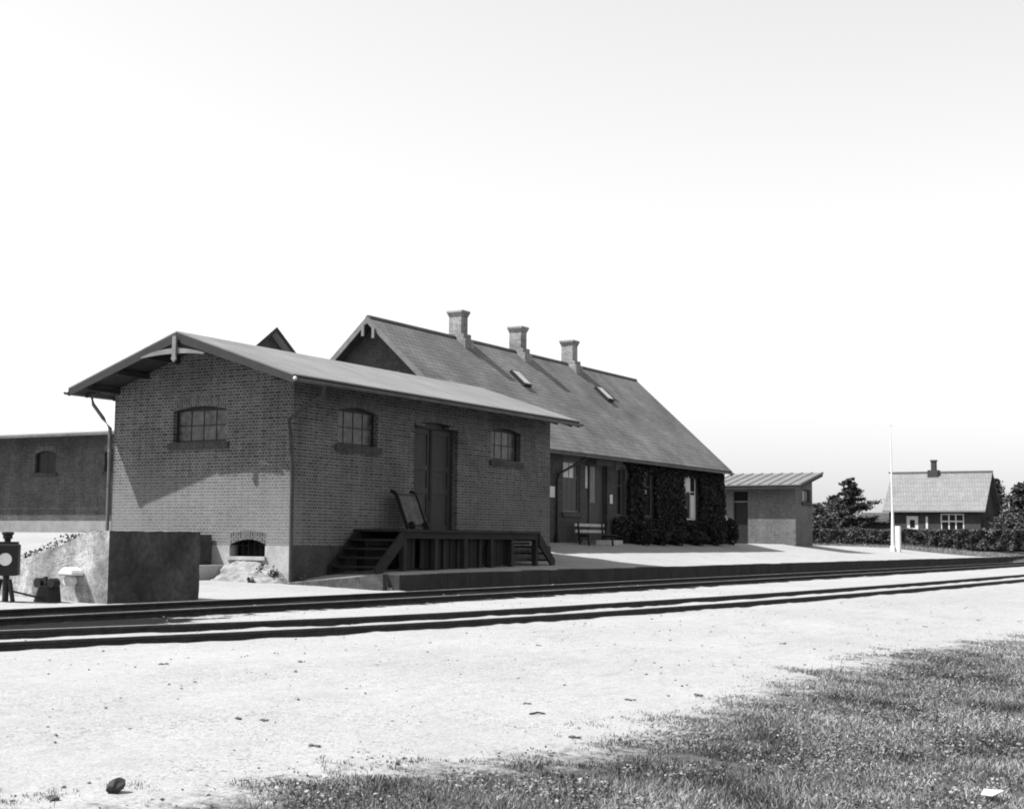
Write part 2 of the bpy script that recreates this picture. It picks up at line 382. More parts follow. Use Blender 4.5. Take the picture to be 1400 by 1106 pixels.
def grid(a):
    out = []
    for lo, hi, st in a:
        x = lo
        while x < hi-1e-6: out.append(x); x += st
    return out
gx = grid([(-900, -100, 100), (-100, -20, 8), (-20, 4, 1.), (4, 25.2, .17), (25.2, 25.21, .01), (25.22, 60, .4), (60, 130, 1.5), (130, 300, 10), (300, 3100, 200)])
gy = grid([(-900, -100, 100), (-100, -10, 8), (-10, 2, .6), (2, 8, .2), (8, 17.3, .11), (17.3, 17.32, .01), (17.32, 30, .35), (30, 70, 1.5), (70, 200, 10), (200, 3000, 200)])
def build_ground():
    nx, ny = len(gx), len(gy); co = np.zeros((ny, nx, 3)); cin = np.zeros((ny, nx)); tf = np.zeros((ny, nx))
    for j, y in enumerate(gy):
        for i, x in enumerate(gx):
            z = zg(x, y)
            near = 4 < x < 60 and 2 < y < 30
            nz = noise.noise(Vector((x*.9, y*1.6, 0)))
            if near and not (17.25 < y < 17.6):
                z += .014*nz + .008*noise.noise(Vector((x*4, y*4, 5)))
                for f_ in (fA, fB, fN, fF):      # ballast heaped a little between, hollow by each rail
                    dd = abs(y-f_(x))
                    if dd < .45 and x > 3: z += (1-dd/.45)*(.012*noise.noise(Vector((x*1.1, y*.8, f_(20))))+.016*noise.noise(Vector((x*4.2, y*2, 1)))+.008)
            co[j, i] = (x, y, z)
            a, b = (fA(x), fB(x)) if -50 < x < 380 else (16.5, 14.5)
            c = min(17.32-y, y-(b-.42)) if x > 25.2 else min(a+.55-y, y-(b-.42))
            if x < 17.5 and y < 17:
                c = max(c, min(a-y, y-(fF(x) if x > 0 else 15)-(-.15)) - max(0, (x-9.5)*.4))
            cin[j, i] = max(-1, min(1, c))
            t = (turf_edge(x)-y)*.55
            if x > 80 and y > 17.3: t = max(t, (x-86.5-(y-17)*.05)*.6)
            if x > 120: t = max(t, 1)
            if y > 80 or x < -60: t = 1
            tf[j, i] = max(-1, min(1, t))
    idx = np.arange(nx*ny).reshape(ny, nx)
    q = np.stack([idx[:-1, :-1], idx[:-1, 1:], idx[1:, 1:], idx[1:, :-1]], -1).reshape(-1, 4)
    me = bpy.data.meshes.new('ground'); me.vertices.add(nx*ny); me.vertices.foreach_set('co', co.ravel())
    me.loops.add(q.size); me.loops.foreach_set('vertex_index', q.ravel().astype(np.int32)); me.polygons.add(len(q)); me.polygons.foreach_set('loop_start', np.arange(0, q.size, 4, dtype=np.int32))
    me.update(calc_edges=True); me.polygons.foreach_set('use_smooth', [True]*len(q))
    for nme, arr in (('cinder', cin), ('turf', tf)):
        at = me.attributes.new(nme, 'FLOAT', 'POINT'); at.data.foreach_set('value', arr.ravel().astype(np.float32))
    me.materials.append(GND); o = bpy.data.objects.new('ground', me); COL.objects.link(o); tag(o, kind='structure')
build_ground()

# platform edging: a row of dark kerb stones along the track and round its end
mb = MB(); x = 25.2
while x < 260:
    L = .95 if x < 120 else 8
    mb.box(x+.004, x+L-.004, 17.12+random.uniform(-.006, .006), 17.42, -.15, .258+random.uniform(-.014, .01)); x += L
tag(mb.build('platform_edge', EDGE, None, bevel=.012), kind='structure')
mb = MB()
for y in np.arange(17.43, 20.2, .7): mb.prism([(25.04, y, -.15), (25.04, y+.692, -.15), (25.04, y+.692, lerp(.262, -.02, (y+.69-17.4)/2.9)), (25.04, y, lerp(.262, -.02, (y-17.4)/2.9))], (.2, 0, 0))
tag(mb.build('platform_bank', M('ashy_bank', .055, .95, .5, 5, .9, 12), None), kind='structure')

# ---------------------------------------------------------------- tracks
def rail_mesh(P, parent):
    body = MB(); head = MB()
    prof = [(-.032, -.16), (-.012, -.1), (-.012, -.04), (-.032, -.028), (-.032, -.004), (-.026, 0), (.026, 0), (.032, -.004), (.032, -.028), (.012, -.04), (.012, -.1), (.032, -.16)]
    pts = spl(P, .5)[0]
    rings = []
    for i, (x, y) in enumerate(pts):
        x2, y2 = pts[min(i+1, len(pts)-1)]; x1, y1 = pts[max(i-1, 0)]
        d = Vector((x2-x1, y2-y1, 0)).normalized(); nrm = Vector((-d.y, d.x, 0))
        rings.append([body.bm.verts.new(Vector((x, y, 0))+nrm*a+Vector((0, 0, b))) for a, b in prof])
    for i in range(len(rings)-1):
        for j in range(len(prof)): body.bm.faces.new((rings[i][j], rings[i][(j+1) % 12], rings[i+1][(j+1) % 12], rings[i+1][j]))
    body.bm.faces.new(rings[0]); body.bm.faces.new(rings[-1][::-1])
    r = body.build('rail', RUST, parent)
    hp = None
    for i, (x, y) in enumerate(pts):
        x2, y2 = pts[min(i+1, len(pts)-1)]; x1, y1 = pts[max(i-1, 0)]
        d = Vector((x2-x1, y2-y1, 0)).normalized(); nrm = Vector((-d.y, d.x, 0)); c = Vector((x, y, .003))
        cur = [head.bm.verts.new(c-nrm*.024), head.bm.verts.new(c+nrm*.024)]
        if hp: head.bm.faces.new((hp[0], hp[1], cur[1], cur[0]))
        hp = cur
    head.build('worn_head', HEAD, r)
t = thing('railway_track', 'straight railway track with rusty rails lying in dark cinders beside the platform edge', 'track', (20, 14.8, 0), 'railway tracks')
rail_mesh(RA, t); rail_mesh(RB, t)
t = thing('railway_track', 'curving railway track in white sand, nearest the grass', 'track', (20, 9.5, 0), 'railway tracks')
rail_mesh(RN, t); rail_mesh(RF, t)

# ---------------------------------------------------------------- goods shed
X0, X1, Y0, Y1 = 25.55, 37.75, 20.3, 25.81
RX0, RX1, EY0, EY1, EZ, RZ = 24.45, 38.0, 19.45, 26.25, 4.53, 5.68
ym = (EY0+EY1)/2
sh = thing('goods_shed', 'long low brick goods shed with pale felt roof and loading deck on its track side', 'shed', (31.6, 23, 0))
FL = Fr('y', Y0); FG = Fr('x', X0)
def ru(y): return RZ-.13-abs(y-ym)*(RZ-EZ)/(ym-EY0)    # roof underside
wl = [(27.2, 28.85, 3.21, 4.11), (34.3, 35.95, 3.22, 4.12)]
door_o = (30.45, 32.55, 1.22, 4.02)
gw = (22.26, 23.9, 3.22, 4.06)
cw_ = (21.0, 22.04, .56, .96)
mb = MB()
wall(mb, FL, X0, X1, .82, ru(Y0), [*wl, door_o])
wall(mb, FG, Y0, Y1, .82, ru(Y1), [gw, (cw_[0], cw_[1], .82, cw_[3])], top=[(Y0, 0, ru(Y0)), (ym, 0, ru(ym))])
wall(mb, Fr('y', Y1), X0, X1, .82, ru(Y1), [])
wall(mb, Fr('x', X1), Y0, Y1, .82, ru(Y1), [], top=[(Y0, 0, ru(Y0)), (ym, 0, ru(ym))])
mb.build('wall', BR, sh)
mb = MB()                        # rendered foundation, set 3 cm proud
F2 = Fr('x', X0-.03); wall(mb, F2, Y0-.03, Y1+.03, -.4, .82, [(cw_[0], cw_[1], cw_[2], .82)])
wall(mb, Fr('y', Y0-.03), X0-.03, X1+.03, -.4, .82, []); wall(mb, Fr('y', Y1+.03), X0-.03, X1+.03, -.4, .82, []); wall(mb, Fr('x', X1+.03), Y0-.03, Y1+.03, -.4, .82, [])
for a in ([(X0-.03, Y0-.03), (X1+.03, Y0-.03), (X1+.03, Y0), (X0-.03, Y0)], [(X0-.03, Y0), (X0, Y0), (X0, cw_[0]), (X0-.03, cw_[0])], [(X0-.03, cw_[1]), (X0, cw_[1]), (X0, Y1), (X0-.03, Y1)]):
    mb.poly([(p[0], p[1], .822) for p in a])
fo = mb.build('foundation', CONC, sh)
fo.data.materials.append(M('dark_plinth', .05, .95, .4, 1.5, .4, 25))  # darker grey for the track-side plinth than for the gable
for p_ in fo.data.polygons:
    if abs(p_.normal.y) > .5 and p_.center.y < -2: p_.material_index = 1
mb = MB(); mb.box(X0+.35, X1-.35, Y0+.35, Y1-.35, .3, 1.2); mb.build('floor', WOODD, sh)
# roof: two felted slopes
def slope(mb, x0, x1, ye, ze, yr, zr, th):
    mb.prism([(x0, ye, ze), (x0, yr, zr), (x0, yr, zr-th), (x0, ye, ze-th)], (x1-x0, 0, 0))
mb = MB(); slope(mb, RX0, RX1, EY0, EZ, ym, RZ, .035); slope(mb, RX0, RX1, EY1, EZ, ym+.001, RZ, .035)
rf = mb.build('roof', FELT, sh)
mb = MB(); slope(mb, RX0+.02, RX1-.02, EY0+.02, EZ-.036, ym, RZ-.036, .07); slope(mb, RX0+.02, RX1-.02, EY1-.02, EZ-.036, ym+.001, RZ-.036, .07)
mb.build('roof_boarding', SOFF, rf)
sl_ = (RZ-EZ)/(ym-EY0)
for s, ye in ((1, EY0), (-1, EY1)):
    for xx in (RX0, RX1-.04):
        mb = MB(); mb.prism([(xx, ye, EZ-.04), (xx, ym-.002*s, RZ-.04), (xx, ym-.002*s, RZ-.25), (xx, ye, EZ-.2)], (.04, 0, 0)); mb.build('barge_board', FELTD, rf)
    for k in range(1, 4):
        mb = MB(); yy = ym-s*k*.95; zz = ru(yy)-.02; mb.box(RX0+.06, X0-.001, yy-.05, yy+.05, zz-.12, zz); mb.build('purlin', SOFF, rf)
mb = MB(); k = 0
xx = RX0+.5
while xx < RX1-.3:
    mb = MB(); mb.prism([(xx, EY0+.05, EZ-.12), (xx, Y0-.001, ru(Y0)), (xx, Y0-.001, ru(Y0)-.12), (xx, EY0+.05, EZ-.2)], (.08, 0, 0))
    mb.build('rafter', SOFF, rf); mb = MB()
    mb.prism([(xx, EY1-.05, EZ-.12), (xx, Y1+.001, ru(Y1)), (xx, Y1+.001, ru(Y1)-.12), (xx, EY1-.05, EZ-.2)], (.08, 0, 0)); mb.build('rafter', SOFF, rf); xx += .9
# collar, king post and boarding in the gable overhang
n = 14; up = []; lo = []
for i in range(n+1):
    tt = i/n; y = 22.0+(23.9-22.0)*tt; k = 1-(2*tt-1)**2
    up.append((RX0-.03, y, 5.13+.15*k)); lo.append((RX0-.03, y, 5.10+.06*k))
mb = MB(); mb.prism(lo+up[::-1], (.05, 0, 0)); mb.build('collar_beam', TRIM, rf)
mb = MB(); mb.prism([(RX0-.085, ym-.055, 5.56), (RX0-.085, ym-.055, 5.08), (RX0-.085, ym-.08, 5.04), (RX0-.085, ym, 4.95), (RX0-.085, ym+.08, 5.04), (RX0-.085, ym+.055, 5.08), (RX0-.085, ym+.055, 5.56)], (.05, 0, 0)); mb.build('king_post', TRIM, rf)
mb = MB(); mb.prism([(RX0+.045, 21.75, 5.22), (RX0+.045, 23.95, 5.22), (RX0+.045, ym, RZ-.12)], (.02, 0, 0)); mb.build('gable_boarding', SOFF, rf)
# gutters and downpipes
for ye, s in ((EY0-.06, 1), (EY1+.06, -1)):
    mb = MB(); arc = [(ye+.075*math.cos(a), EZ-.1+.075*math.sin(a)) for a in np.linspace(math.pi, 2*math.pi, 9)]
    arc += [(ye+.062*math.cos(a), EZ-.1+.062*math.sin(a)) for a in np.linspace(2*math.pi, math.pi, 9)]
    mb.prism([(RX0-.03, a, b) for a, b in arc], (RX1-RX0+.06, 0, 0)); mb.build('gutter', ZINC, sh)
mb = MB(); mb.lathe((RX0-.02, EY0-.06, EZ-.17), [(.01, .03), (.035, .04), (.045, .07), (.035, .1), (.01, .11)], 10); mb.build('gutter_end_cap', WHITE, sh)
mb = MB(); mb.tube([(25.46, EY0-.05, 4.4), (25.47, EY0-.04, 4.15), (25.33, 19.85, 3.88), (25.22, 20.16, 3.62), (25.34, 20.2, 3.3), (25.42, 20.2, 2.4), (25.45, 20.2, 0.02)], .045); mb.build('downpipe', M('dark_pipe', .035, .7, .3, 3), sh)  # this pipe is a darker grey than the other downpipe
mb = MB(); mb.tube([(25.25, EY1+.06, 4.42), (25.3, EY1+.04, 4.2), (25.42, 26.05, 3.85), (25.5, 25.9, 3.62), (25.52, 25.9, 2.4), (25.52, 25.9, .2)], .045); mb.lathe((25.52, 25.9, 3.0), [(.046, 0), (.06, .02), (.06, .08), (.046, .1)], 10); mb.build('downpipe', ZINC, sh)
for q in wl: window(FL, *q, sh)
window(FG, *gw, sh, label='gable window with pale dusty panes')
# cellar opening with iron bars
f = MB(); F2.box(f, cw_[0], cw_[1], .0, .2, cw_[2]-.06, cw_[2]+.001); cwf = f.build('cellar_window', CONC, sh)
mb = MB()
for i in range(6): u = cw_[0]+.08+i*.175; mb.tube([F2.P(u, .16, cw_[2]), F2.P(u, .16, cw_[3])], .011, 6)
mb.build('window_bars', DIRON, cwf); mb = MB(); F2.box(mb, cw_[0]-.04, cw_[1]+.04, -.06, .14, cw_[2]-.07, cw_[2]+.012); mb.build('sill', CONC, cwf); mb = MB(); F2.box(mb, cw_[0], cw_[1], .34, .36, cw_[2], cw_[3]); mb.build('glass', GLASSD, cwf)
arch(FG, cw_[0], cw_[1], cw_[3]+.0, .12, cwf, mat=BRS, h=.22)
# door: segmental arch, pair of panelled leaves set back in a deep reveal
dr = MB(); FL.box(dr, door_o[0], door_o[0]+.07, .16, .26, door_o[2], door_o[3]); FL.box(dr, door_o[1]-.07, door_o[1], .16, .26, door_o[2], door_o[3]); FL.box(dr, door_o[0]+.07, door_o[1]-.07, .16, .26, door_o[3]-.16, door_o[3])
dor = dr.build('door', DOORM, sh)
dm = (door_o[0]+door_o[1])/2
for a, b in ((door_o[0]+.075, dm-.01), (dm+.01, door_o[1]-.075)):
    mb = MB(); FL.box(mb, a, b, .215, .24, door_o[2]+.02, door_o[3]-.17)
    st = .14
    FL.box(mb, a, a+st, .19, .215, door_o[2]+.02, door_o[3]-.17); FL.box(mb, b-st, b, .19, .215, door_o[2]+.02, door_o[3]-.17)
    for zz in (door_o[2]+.02, door_o[2]+.95, door_o[2]+1.55, door_o[3]-.31): FL.box(mb, a+st, b-st, .191, .215, zz, zz+.14)
    mb.build('door_leaf', DOORM, dor)
mb = MB(); FL.box(mb, dm-.05, dm+.05, .165, .189, door_o[2]+.02, door_o[3]-.17); mb.build('cover_strip', WOODG, dor)
arch(FL, door_o[0], door_o[1], door_o[3], .1, dor)
for a in (door_o[0]+.05, door_o[1]-.5): mb = MB(); FL.box(mb, a, a+.42, -.03, .1, door_o[3]-.13, door_o[3]-.07); mb.build('arch_ledge', M('ledge_grey', .1, .8, .3, 4), dor)

# ---------------------------------------------------------------- loading deck on the long side
dk = thing('loading_deck', 'tarred timber loading deck with steps at both ends under the shed door', 'loading deck', (31.2, 19.6, .25))
DX0, DX1, DY0, DY1, DZ = 27.95, 34.5, 18.9, 20.26, 1.22
mb = MB(); y = DY0-.05
while y < DY1-.05: mb.box(DX0-.05+random.uniform(-.02, .02), DX1+.05, y, y+.2, DZ-.055, DZ+random.uniform(-.004, .006)); y += .207
mb.build('deck_planks', WOODH, dk)
mb = MB(); mb.box(DX0, DX1, DY0+.0, DY0+.1, DZ-.21, DZ-.057); mb.box(DX0, DX1, DY1-.14, DY1-.04, DZ-.21, DZ-.057); mb.build('bearers', WOODH, dk)
for xx in (28.0, 29.35, 30.7, 32.0, 33.05, 34.38):
    mb = MB(); mb.box(xx, xx+.13, DY0+.01, DY0+.14, zg(xx, DY0)-.1, DZ-.212); mb.build('post', WOODG, dk)
    mb = MB(); mb.box(xx, xx+.13, DY1-.15, DY1-.03, zg(xx, DY1)-.1, DZ-.212); mb.build('post', WOODD, dk)
mb = MB(); xx = 28.14
while xx < 33.0:
    wd = random.choice((.16, .2, .22))
    if random.random() > .12: mb.box(xx, xx+wd-.02, DY0+.16+random.uniform(0, .015), DY0+.19, zg(xx, DY0)+random.uniform(.0, .06), DZ-.215)
    xx += wd
mb.build('skirt_boards', WOODD, dk)
for xx in (29.9, 30.55, 31.6): mb = MB(); mb.box(xx, xx+.14, DY0+.125, DY0+.155, zg(xx, DY0), DZ-.22); mb.build('cover_board', WOODG, dk)
mb = MB()
for zz in (.45, .66, .87): mb.box(33.2, 34.37, DY0+.2, DY0+.24, zz, zz+.07)
mb.build('slat_panel', WOODG, dk)
def steps(x_top, x_bot, n):
    s = MB(); zb = zg(x_bot, DY0)
    so_ = None
    for yy in (DY0-.03, DY1-.08):
        s = MB(); s.prism([(x_top, yy, DZ-.01), (x_bot, yy, zb+.16), (x_bot, yy, zb-.04), (x_bot-(x_bot-x_top)*.16, yy, zb-.04), (x_top, yy, DZ-.36)], (0, .06, 0))
        o = s.build('stringer', WOODH, dk); so_ = so_ or o
    for i in range(1, n+1):
        tt = i/(n+1); xx = lerp(x_top, x_bot, tt); zz = lerp(DZ, zb, tt)-.02
        m = MB(); m.box(xx-.14, xx+.13, DY0+.032, DY1-.082, zz-.045, zz); m.build('tread', WOODH, so_)
steps(DX0-.02, 26.85, 4); steps(DX1+.02, 35.42, 4)

# hand barrow leaning on the wall by the door
hb = thing('hand_truck', 'curved wooden hand truck stood on end against the shed wall beside the door', 'hand truck', (29.5, 19.8, DZ))
def hb_pt(u, s):   # s 0 at bottom 1 at top: leans to the wall, hooked top
    return (29.22+u, 19.62+.42*s+.1*max(0, s-.8)*5*max(0, s-.8)*5, DZ+.03+1.0*s-.07*max(0, s-.8)*5)
for u in (0, .85):
    mb = MB(); pts = [hb_pt(u, s) for s in np.linspace(0, 1, 12)]
    for a, b in zip(pts[:-1], pts[1:]): mb.bar(a, b, .05, .09, up=(0, 1, 0))
    mb.build('side_rail', DIRON, hb)
mb = MB()
for u0_, u1_ in ((.04, .22), (.23, .42), (.43, .61), (.62, .81)):
    for a, b in zip(np.linspace(0.03, .9, 9)[:-1], np.linspace(.03, .9, 9)[1:]):
        p = [Vector(hb_pt(u0_, a)), Vector(hb_pt(u1_, a)), Vector(hb_pt(u1_, b)), Vector(hb_pt(u0_, b))]; mb.prism(p, (0, .025, .01))
mb.build('bed_planks', M('cart_board', .085, .8, .4, 4), hb)
for s in (.08, .85): mb = MB(); mb.bar(hb_pt(-.06, s), hb_pt(.91, s), .05, .05); mb.build('cross_bar', DIRON, hb)
for u in (.12, .73):
    p = hb_pt(u, .12); mb = MB(); mb.tube([(p[0]-.02, p[1]-.08, DZ+.11), (p[0]+.03, p[1]-.08, DZ+.11)], .1, 14); mb.build('wheel', DIRON, hb)
mb = MB(); mb.tube([hb_pt(.85, .02), (30.95, 20.15, DZ+.75)], .012, 6); mb.build('drawbar', DIRON, hb)

# ---------------------------------------------------------------- loading ramp and blocks at the gable
def ramp_z(y): return 1.09 if y < 17.62 else 1.09-.292*(y-17.62)
k = NT('stained_concrete'); o_ = k.obj(); k.b.inputs['Roughness'].default_value = .95
mp = k.n('ShaderNodeMapping'); mp.inputs['Scale'].default_value = (1, 1, .5); k.l(o_, mp.inputs[0])
v = k.math('MULTIPLY', k.mr(k.noise(mp.outputs[0], 2.2, 7, .78), .3, .7, .2, 1.6), k.mr(k.noise(o_, 22, 3), .3, .7, .85, 1.15))
v = k.math('MULTIPLY', v, k.mr(k.noise(o_, 1.1, 5, .7), .35, .62, .5, 1.35))
cr = k.mr(k.noise(o_, 1.3, 6, .8), .492, .508, 0, 1); cr = k.math('MULTIPLY', cr, k.math('SUBTRACT', 1., cr))
k.base(k.math('MULTIPLY', k.math('MULTIPLY', v, k.mr(cr, 0, .25, 1, .3)), .25)); k.bump(k.noise(o_, 9, 5, .7), .6, .03)
STCON = k.m
mb = MB(); prof = [(17.3, -.3), (17.3, 1.09), (17.62, 1.09)]
for y in np.arange(17.9, 21.4, .3): prof.append((y, ramp_z(y)+random.uniform(-.02, .02)))
prof += [(21.4, -.3)]
mb.prism([(17.1, a, b) for a, b in prof], (2.16, 0, 0))
lr = mb.build('loading_ramp', STCON)
lr.data.materials.append(M('shaded_concrete', .05, .95, .55, 1.1, .8, 9))  # darker copy of the concrete paints the shade on the track-side face
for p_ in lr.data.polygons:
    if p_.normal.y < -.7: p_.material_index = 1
sb = lr.modifiers.new('cuts', 'SUBSURF'); sb.subdivision_type = 'SIMPLE'; sb.levels = sb.render_levels = 5
tx_ = bpy.data.textures.new('worn', 'CLOUDS'); tx_.noise_scale = .35; tx_.noise_depth = 4
dp = lr.modifiers.new('worn', 'DISPLACE'); dp.texture = tx_; dp.strength = .03; dp.mid_level = .5; dp.texture_coords = 'LOCAL'
tag(lr, 'stained concrete loading ramp at the trackside in front of the shed gable', 'ramp')
mb = MB(); mb.box(24.0, 25.5, 22.55, 25.0, -.2, 1.06); o = mb.build('concrete_block', M('dark_block_render', .05, .95, .4, 3, .5), None, bevel=.015)
tag(o, 'dark rendered block standing against the gable foundation behind the ramp', 'block')
mb = MB(); mb.box(23.9, 25.5, 22.08, 22.53, -.2, .372); o = mb.build('stone_step', CONC, None, bevel=.01)
tag(o, 'low pale-topped concrete step at the foot of the gable', 'step')
# white hooded fitting fixed to the ramp side
hd = thing('hooded_lamp', 'white hooded fitting fixed low on the side of the concrete ramp', 'lamp', (17.05, 18.15, .35))
mb = MB(); mb.prism([(16.82, 17.98+.16*math.cos(a), .36+.13*math.sin(a)) for a in np.linspace(0, math.pi, 10)], (.27, 0, 0)); mb.build('hood', WHITE, hd, bevel=.02)
mb = MB(); mb.tube([(16.9, 18.02, .27), (17.05, 18.02, .27)], .095, 14); mb.build('lamp_body', WHITE, hd, bevel=.02)

# ---------------------------------------------------------------- point indicator and lever stand
pi_ = thing('point_indicator', 'black point indicator lantern with a white disc on an iron post beside the track', 'signal lamp', (16.2, 18.35, -.09))
bx, by = 16.1, 18.52
Mz = Matrix.Translation((bx, by, 0)) @ Matrix.Rotation(math.radians(42), 4, 'Z') @ Matrix.Translation((-bx, -by, 0))
def spun(m): bmesh.ops.transform(m.bm, matrix=Mz, verts=m.bm.verts); return m
mb = MB(); mb.box(bx-.19, bx+.17, by-.19, by+.19, .36, .86); spun(mb).build('lantern', DIRON, pi_, bevel=.02)
mb = MB(); mb.box(bx-.16, bx+.15, by-.16, by+.16, .861, .9); mb.lathe((bx, by, .9), [(.05, 0), (.05, .04), (.075, .05), (.075, .1), (.095, .12), (.095, .15), (.02, .16)], 14); spun(mb).build('lamp_chimney', DIRON, pi_)
for c_, n_ in (((bx-.191, by+.0, .62), (-1, 0, 0)),):
    mb = MB(); mb.tube([Vector(c_), Vector(c_)+Vector(n_)*.012], .1, 20); spun(mb).build('white_disc', WHITE, pi_)
mb = MB(); mb.tube([(bx, by, -.15), (bx, by, .36)], .05, 10); mb.bar((bx-.02, by+.22, -.15), (bx-.02, by+.1, .3), .05, .05); mb.bar((bx, by-.2, -.15), (bx, by-.08, .3), .05, .05); mb.box(bx-.16, bx+.16, by-.3, by+.25, -.13, -.05); mb.build('post', DIRON, pi_)
mb = MB(); mb.bar((bx+.05, by-.05, .12), (16.6, 18.1, -.03), .03, .03); mb.build('connecting_rod', DIRON, pi_)
ls = thing('point_lever', 'squat black iron point lever stand with two lobes beside the indicator', 'lever stand', (16.84, 17.85, -.09))
mb = MB(); mb.prism([(16.5, 17.95, -.12), (16.54, 18.05, .2), (16.54, 18.27, .2), (16.5, 18.37, -.12)], (.26, 0, 0)); mb.build('stand', DIRON, ls, bevel=.02)
for yy in (18.02, 18.33): mb = MB(); mb.tube([(16.56, yy, .24), (16.7, yy, .24)], .08, 12); mb.build('counterweight', DIRON, ls)
mb = MB(); mb.bar((16.62, 18.16, .15), (16.62, 18.2, .34), .05, .05); mb.build('handle', DIRON, ls)

# ---------------------------------------------------------------- station building
ST = thing('station_building', 'long brick station house with steep slate roof and three chimneys', 'station', (49.5, 27.8, .93))
SX0, SX1, SY0, SY1 = 39.4, 59.6, 23.6, 32.0; SYM = 27.8; SEZ, SRZ, SEY = 4.1, 8.38, 23.12
ssl = (SRZ-SEZ)/(SYM-SEY)
def sru(y): return SRZ-.12-abs(y-SYM)*ssl
FS = Fr('y', SY0)
W1 = (44.85, 46.15, 2.0, 3.84); DR = (46.6, 48.4, .95, 3.84); W2 = (49.15, 49.95, 1.95, 3.8); W3 = (51.45, 52.45, 1.95, 3.85); W4 = (55.4, 57.0, 1.9, 3.78)
mb = MB(); wall(mb, FS, SX0, SX1, .5, sru(SY0), [W1, DR, W2, W3, W4])
wall(mb, Fr('x', SX0), SY0, SY1, .5, sru(SY0), [], top=[(SYM, 0, sru(SYM))]); wall(mb, Fr('y', SY1), SX0, SX1, .5, sru(SY1), []); wall(mb, Fr('x', SX1), SY0, SY1, .5, sru(SY0), [], top=[(SYM, 0, sru(SYM))])
mb.build('wall', BR2, ST)
mb = MB(); slope(mb, 38.8, 59.95, SEY, SEZ, SYM, SRZ, .05); slope(mb, 38.8, 59.95, 2*SYM-SEY, SEZ, SYM+.001, SRZ, .05); srf = mb.build('roof', ROOFS, ST)
mb = MB(); slope(mb, 38.83, 59.92, SEY+.03, SEZ-.051, SYM, SRZ-.051, .07); slope(mb, 38.83, 59.92, 2*SYM-SEY-.03, SEZ-.051, SYM+.001, SRZ-.051, .07); mb.build('roof_boarding', SOFF, srf)
mb = MB(); x = 38.8
while x < 59.9: mb.prism([(x, SYM-.11, SRZ-.06), (x, SYM-.05, SRZ+.03), (x, SYM+.05, SRZ+.03), (x, SYM+.11, SRZ-.06)], (.4, 0, 0)); x += .415
mb.build('ridge_tiles', M('ridge_tile', .07, .8, .3, 3), srf)
for s in (1, -1):
    ye = SYM-s*(SYM-SEY)
    mb = MB(); mb.prism([(38.75, ye, SEZ-.01), (38.75, SYM, SRZ-.01), (38.75, SYM, SRZ-.24), (38.75, ye, SEZ-.24)], (.045, 0, 0)); mb.build('barge_board', M('barge_paint', .13, .7, .2, 3), srf)
    mb = MB(); mb.prism([(59.95, ye, SEZ-.01), (59.95, SYM, SRZ-.01), (59.95, SYM, SRZ-.24), (59.95, ye, SEZ-.24)], (.045, 0, 0)); mb.build('barge_board', FELTD, srf)
    mb = MB(); arc = [(ye-s*.07+.07*math.cos(a), SEZ-.09+.07*math.sin(a)) for a in np.linspace(math.pi, 2*math.pi, 7)]; mb.prism([(38.8, a, b) for a, b in arc], (21.1, 0, 0)); mb.build('gutter', ZINC, ST)
for q in (-.3, .12):
    mb = MB(); mb.box(38.68, 38.74, SYM+q-.05, SYM+q+.05, SRZ-.62-abs(q)*.5, SRZ-.2-abs(q)*.8); mb.build('gable_stud', TRIM, srf)
window(Fr('x', SX0), 25.7, 26.75, 5.1, 6.25, ST, 2, 2, rec=-.03, fm=DIRON, gm=GLASSD, rise=0, sill=False)
for i, cx_ in enumerate((44.5, 48.95, 53.35)):
    mb = MB(); hw = .34; 
    for (a, b, z0_, z1_) in ((.30, .50, SRZ-.7, SRZ-.1), (.27, .40, SRZ-.1, SRZ+.1), (.23, .27, SRZ+.1, SRZ+.76)): mb.box(cx_-a, cx_+a, SYM-b, SYM+b, z0_, z1_)
    c = mb.build('chimney', CH, srf, bevel=.012)
    mb = MB()
    for q, (z0_, z1_) in zip((.02, .045, .07), ((.76, .82), (.82, .88), (.88, .98))): mb.box(cx_-.23-q, cx_+.23+q, SYM-.27-q, SYM+.27+q, SRZ+z0_, SRZ+z1_)
    mb.build('chimney_cap', CH, c, bevel=.015)
for (cx_, yc) in ((46.3, 26.2), (53.55, 26.3)):
    mb = MB(); zc = SRZ-(SYM-yc)*ssl; d = Vector((0, 1, ssl)).normalized(); nn = Vector((0, -ssl, 1)).normalized()
    c = Vector((cx_, yc, zc)); hx = Vector((.27, 0, 0)); hd_ = d*.42
    mb.prism([c-hx-hd_-nn*.02, c+hx-hd_-nn*.02, c+hx+hd_-nn*.02, c-hx+hd_-nn*.02], nn*.14); sk = mb.build('roof_window', DIRON, srf)
    mb = MB(); g = c+nn*.125; mb.prism([g-hx*.8-hd_*.85, g+hx*.8-hd_*.85, g+hx*.8+hd_*.85, g-hx*.8+hd_*.85], nn*.012); mb.build('glass', GLASSP, sk)
